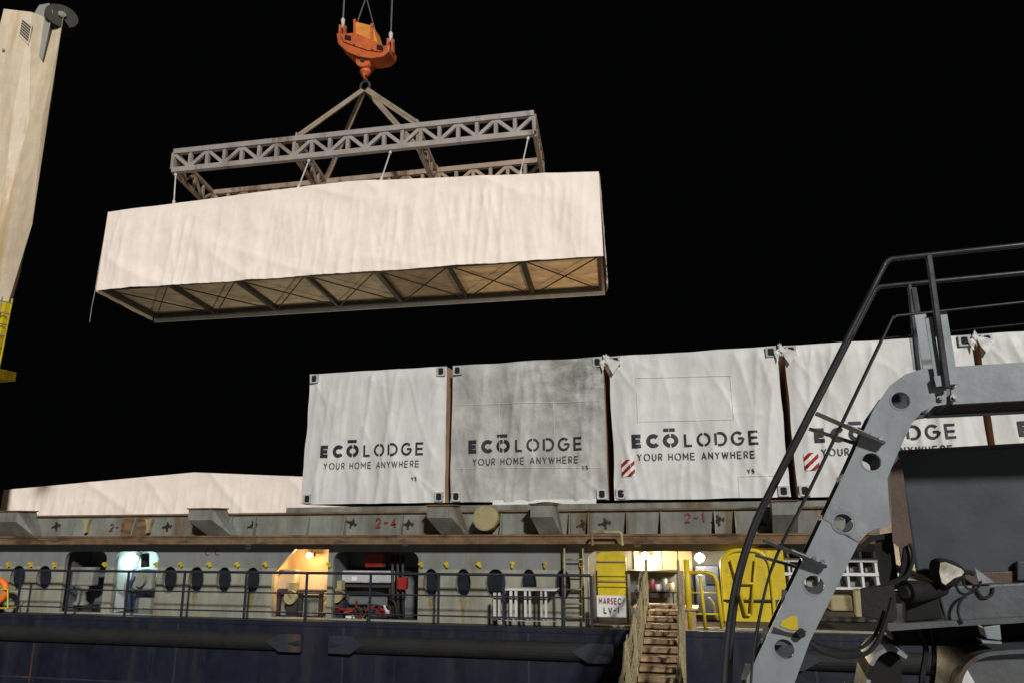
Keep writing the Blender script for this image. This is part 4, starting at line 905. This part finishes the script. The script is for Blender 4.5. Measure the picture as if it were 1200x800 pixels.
for off, (a, c) in ((0, ((1088, 299), (1110, 455))),):
    base = MP(*a, -.05); foot = MP(*c, -.04); MB().bar(base, foot, .026, .03, mN).build('rail_post', 'tube', mc, bevel=.006)
    for o2 in (.45,):
        q0, q1 = MP(1083, 300, -.05) + mN*o2, MP(1102, 470, -.05) + mN*o2
        MB().bar(q0, q1, .022, .03, mN).build('rail_post', 'tube', mc, bevel=.006)
    MB().bar(MP(1070.5, 338, .30), MP(1085, 425, .30), .022, .03, mN).build('rail_post', 'tube', mc)
for px0, px1, wd, off in (((1078, 368), (1088, 432), .05, .25), ((1104, 366), (1118, 450), .035, -.03), ((1088, 372), (1100, 445), .03, -.02), ((1072, 396), (1077, 432), .05, .40)):
    MB().bar(MP(*px0, off), MP(*px1, off), wd, .012, mN).build('flat_bar', 'mach', mc)
MB().bar(MP(1101, 440, -.03), MP(1104, 452, -.03), .05, .02, mN).build('clamp', 'mach', mc)
for o2 in (-.05, .40): MB().bar(MP(1418, 264, -.05) + mN*(o2 + .05), MP(1418, 430, -.05) + mN*(o2 + .05), .026, .03, mN).build('rail_post', 'tube', mc)
# brackets between rails and stringer
for a, c in (((956, 484), (1036, 519)), ((893, 632), (968, 663))):
    br = MB().bar(MP(*a, -.06), MP(*c, -.03), .014, .05, mN).build('rail_bracket', 'tube', mc)
    MB().bar(MP(a[0] + .45*(c[0] - a[0]), a[1] + .42*(c[1] - a[1]), -.045), MP(c[0], c[1], -.02), .02, .035, mN).build('bracket_pad', 'mach', mc)
    MB().bar(MP(a[0] - 8, a[1] + 18, .40), MP(c[0] - 22, c[1] + 4, .42), .014, .05, mN).build('rail_bracket', 'tube', mc)
    for f_ in (.82, .95): q = MP(a[0] + f_*(c[0] - a[0]), a[1] + f_*(c[1] - a[1]) - 4, -.045); MB().disc(q, mN, .010, .03, 8).build('bolt', 'bolt', mc)
# hood
def MBX(pxpoly, off, dep, nm, mt, bevel=0, par=None): return MB().prism([MP(*q, off) for q in pxpoly], mN*dep).build(nm, mt, par or mc, bevel=bevel)
MBX(((1052, 529.5), (1330, 514), (1330, 672), (1074, 672)), .52, 1.3, 'hood', 'hood', .012)
MBX(((1049, 530), (1054, 527), (1330, 511), (1330, 514.5), (1056, 532)), .50, .03, 'hood_trim', 'tube')
MBX(((1192, 657), (1330, 655), (1330, 678), (1192, 680)), .47, .04, 'hood_latch', 'hood', .006)
MBX(((1044, 548), (1056, 534), (1068, 628), (1053, 640), (1046, 634)), .45, .03, 'brown_bracket', 'brown')
MBX(((1052, 622), (1067, 618), (1072, 660), (1058, 672)), .46, .03, 'brown_bracket', 'brown')
# black frame between stringer and hood
MBX(((1006, 640), (1020, 628), (1066, 620), (1066, 628), (1042, 630), (1022, 634), (1008, 646)), .5, .05, 'black_frame', 'black')
MBX(((1026, 629), (1046, 628), (1054, 690), (1034, 692)), .52, .06, 'black_frame', 'black')
MBX(((1060, 640), (1064, 638), (1069, 672), (1061, 682), (1040, 690), (1034, 684), (1054, 676)), .45, .03, 'black_bracket', 'black')
# black work lamp, cone shaped
q = MP(1085, 692, .40); d = (mR*-.8 - mN*.6).normalized()
MB().tube([q + d*.12, q + d*.06, q - d*.05, q - d*.14], [.052, .05, .036, .02], 16).build('horn', 'black', mc, smooth='auto')
MB().disc(q + d*.121, d, .03, .03, 12).build('horn_cap', 'tube', mc)
MBX(((1005, 694), (1012, 690), (1048, 684), (1052, 722), (1046, 730), (1012, 722), (1006, 716)), .35, .10, 'junction_box', 'rubber', .006)
MBX(((1002, 692), (1008, 691), (1010, 722), (1004, 722)), .34, .12, 'clamp', 'paley')
MBX(((1060, 690), (1098, 684), (1104, 724), (1062, 728)), .43, .12, 'bracket_box', 'black', .006)
# chassis beam
MBX(((1098, 690), (1120, 686), (1330, 676), (1330, 722), (1110, 733)), .45, 1.2, 'chassis_beam', 'chas', .01)
MBX(((1080, 672), (1330, 664), (1330, 679), (1106, 688)), .50, 1.0, 'chassis_top', 'brown', .006)
MBX(((1040, 731), (1110, 727), (1330, 716), (1330, 722), (1110, 734), (1042, 739)), .41, .9, 'chassis_sill', 'chas')
MBX(((1044, 740), (1330, 724), (1330, 748), (1160, 756), (1052, 756)), .75, .8, 'under_frame', 'black')
MBX(((1152, 734), (1172, 731), (1174, 750), (1156, 748)), .42, .12, 'lamp_box', 'mach', .006)
MBX(((1150, 749.5), (1174, 751.5), (1174, 754), (1152, 753)), .41, .12, 'lamp_tray', 'machl')
# rear view mirror
q = MP(1098, 671, .40); d = (mR*1 + mN*.35 + Vector((0, 0, .05))).normalized()
mr = MB().tube([q, q + d*.03, q + d*.075, q + d*.11, q + d*.135], [.066, .070, .058, .036, .012], 18).build('mirror_shell', 'rubber', mc, smooth='auto')
mb = MB(); pts = [MP(*c, .33) for c in ((1102, 659), (1108, 658), (1118, 662), (1127, 666), (1130, 670), (1127, 674), (1118, 677), (1108, 685), (1104, 682), (1101, 670))]
mb.prism(pts, mN*.012).build('mirror_face', 'gleam', mr)
MB().tube([MP(*c, .40) for c in ((1126, 669), (1136, 670), (1142, 672))], .012, 6).build('mirror_stem', 'rubber', mc)
MBX(((1142.5, 665), (1166, 682), (1147, 683)), .42, .012, 'reflector_triangle', 'machl')
def hose(pxs, off, r=.008, nm='hose'): MB().tube(smooth_path([MP(*q, off) for q in pxs], 4), r, 6).build(nm, 'rubber', mc)
hose(((1130, 676), (1130, 684), (1136, 690), (1146, 688), (1150, 680)), .41, .005); hose(((1142, 692), (1130, 698), (1123, 710), (1124, 722), (1128, 730)), .40, .007); hose(((1144, 690), (1152, 700), (1162, 696), (1164, 688)), .44, .007)
hose(((938, 741), (948, 752), (965, 764), (990, 769), (1015, 765), (1030, 748), (1040, 722), (1046, 700)), .10, .011); hose(((941, 739), (950, 748), (972, 757), (1005, 760), (1026, 742), (1036, 715)), .14, .008)
hose(((1020, 690), (1046, 684), (1064, 672), (1070, 650), (1066, 636)), .43, .009); hose(((1075, 735), (1085, 760), (1080, 800), (1082, 860)), .7, .014); hose(((1090, 735), (1095, 770), (1088, 830)), .72, .012)
MB().disc(MP(939, 741, -.02), mN, .018, .05, 10).build('hose_fitting', 'rubber', mc)
# mudguards over the tyres
def guard(pxs, off, dep, cols, nm):
    path = smooth_path([MP(*q, off) for q in pxs], 4); run = max(1, len(path)//len(cols)); k = 0
    for i in range(0, len(path) - 1, run):
        seg = path[i:i + run + 1]; mb = MB(); vs = []
        for j, p_ in enumerate(seg):
            jj = i + j; dn = (path[min(jj + 1, len(path) - 1)] - path[max(jj - 1, 0)]).normalized().cross(mN)*.018
            vs += [p_, p_ + mN*dep, p_ - dn + mN*dep, p_ - dn]
        n = len(seg); fs = [(0, 1, 2, 3), tuple(4*(n - 1) + e for e in (3, 2, 1, 0))]
        for j in range(n - 1):
            for e in range(4): fs.append((4*j + e, 4*j + (e + 1) % 4, 4*j + 4 + (e + 1) % 4, 4*j + 4 + e))
        if n > 1: mb.add(vs, fs).build(nm, cols[k % len(cols)], mc); k += 1
guard(((1008, 860), (1011, 825), (1016, 795), (1019, 778), (1027, 765), (1037, 759), (1045, 758), (1053, 761), (1064, 768)), .45, .5, ('black', 'machl', 'black', 'machl', 'machl', 'black', 'black', 'machl'), 'mudguard_panel')
guard(((1117, 870), (1120, 830), (1122, 800), (1128, 783), (1138, 772), (1152, 765), (1170, 762), (1215, 760), (1330, 760)), .40, .6, ('chas', 'brown', 'brown', 'chas', 'chas'), 'mudguard_panel')  # brown left-edge segments paint in the warm tint of light from the left
MBX(((1122, 806), (1126, 790), (1136, 775), (1150, 767), (1168, 764), (1330, 762), (1330, 900), (1122, 900)), .46, .03, 'mudguard_side', 'chas', .004)
MBX(((1127, 792), (1133, 783), (1146, 806), (1140, 815), (1128, 815)), .455, .004, 'white_flash', 'white')
MBX(((1018, 800), (1026, 772), (1040, 764), (1056, 770), (1060, 900), (1016, 900)), .55, .3, 'mudguard_side', 'black', .004)
for px, off in ((1230, .62), (1042, 1.1)):
    q = MP(px, 800, off); ctr = Vector((q.x, q.y, .86)) + mN*.3
    wh = MB().tube([ctr - mN*.3, ctr - mN*.27, ctr + mN*.27, ctr + mN*.3], [.72, .84, .84, .72], 32).build('wheel', 'rubber', mc, smooth='auto'); MB().disc(ctr - mN*.29, mN, .45, .06, 24).build('rim', 'chas', wh)
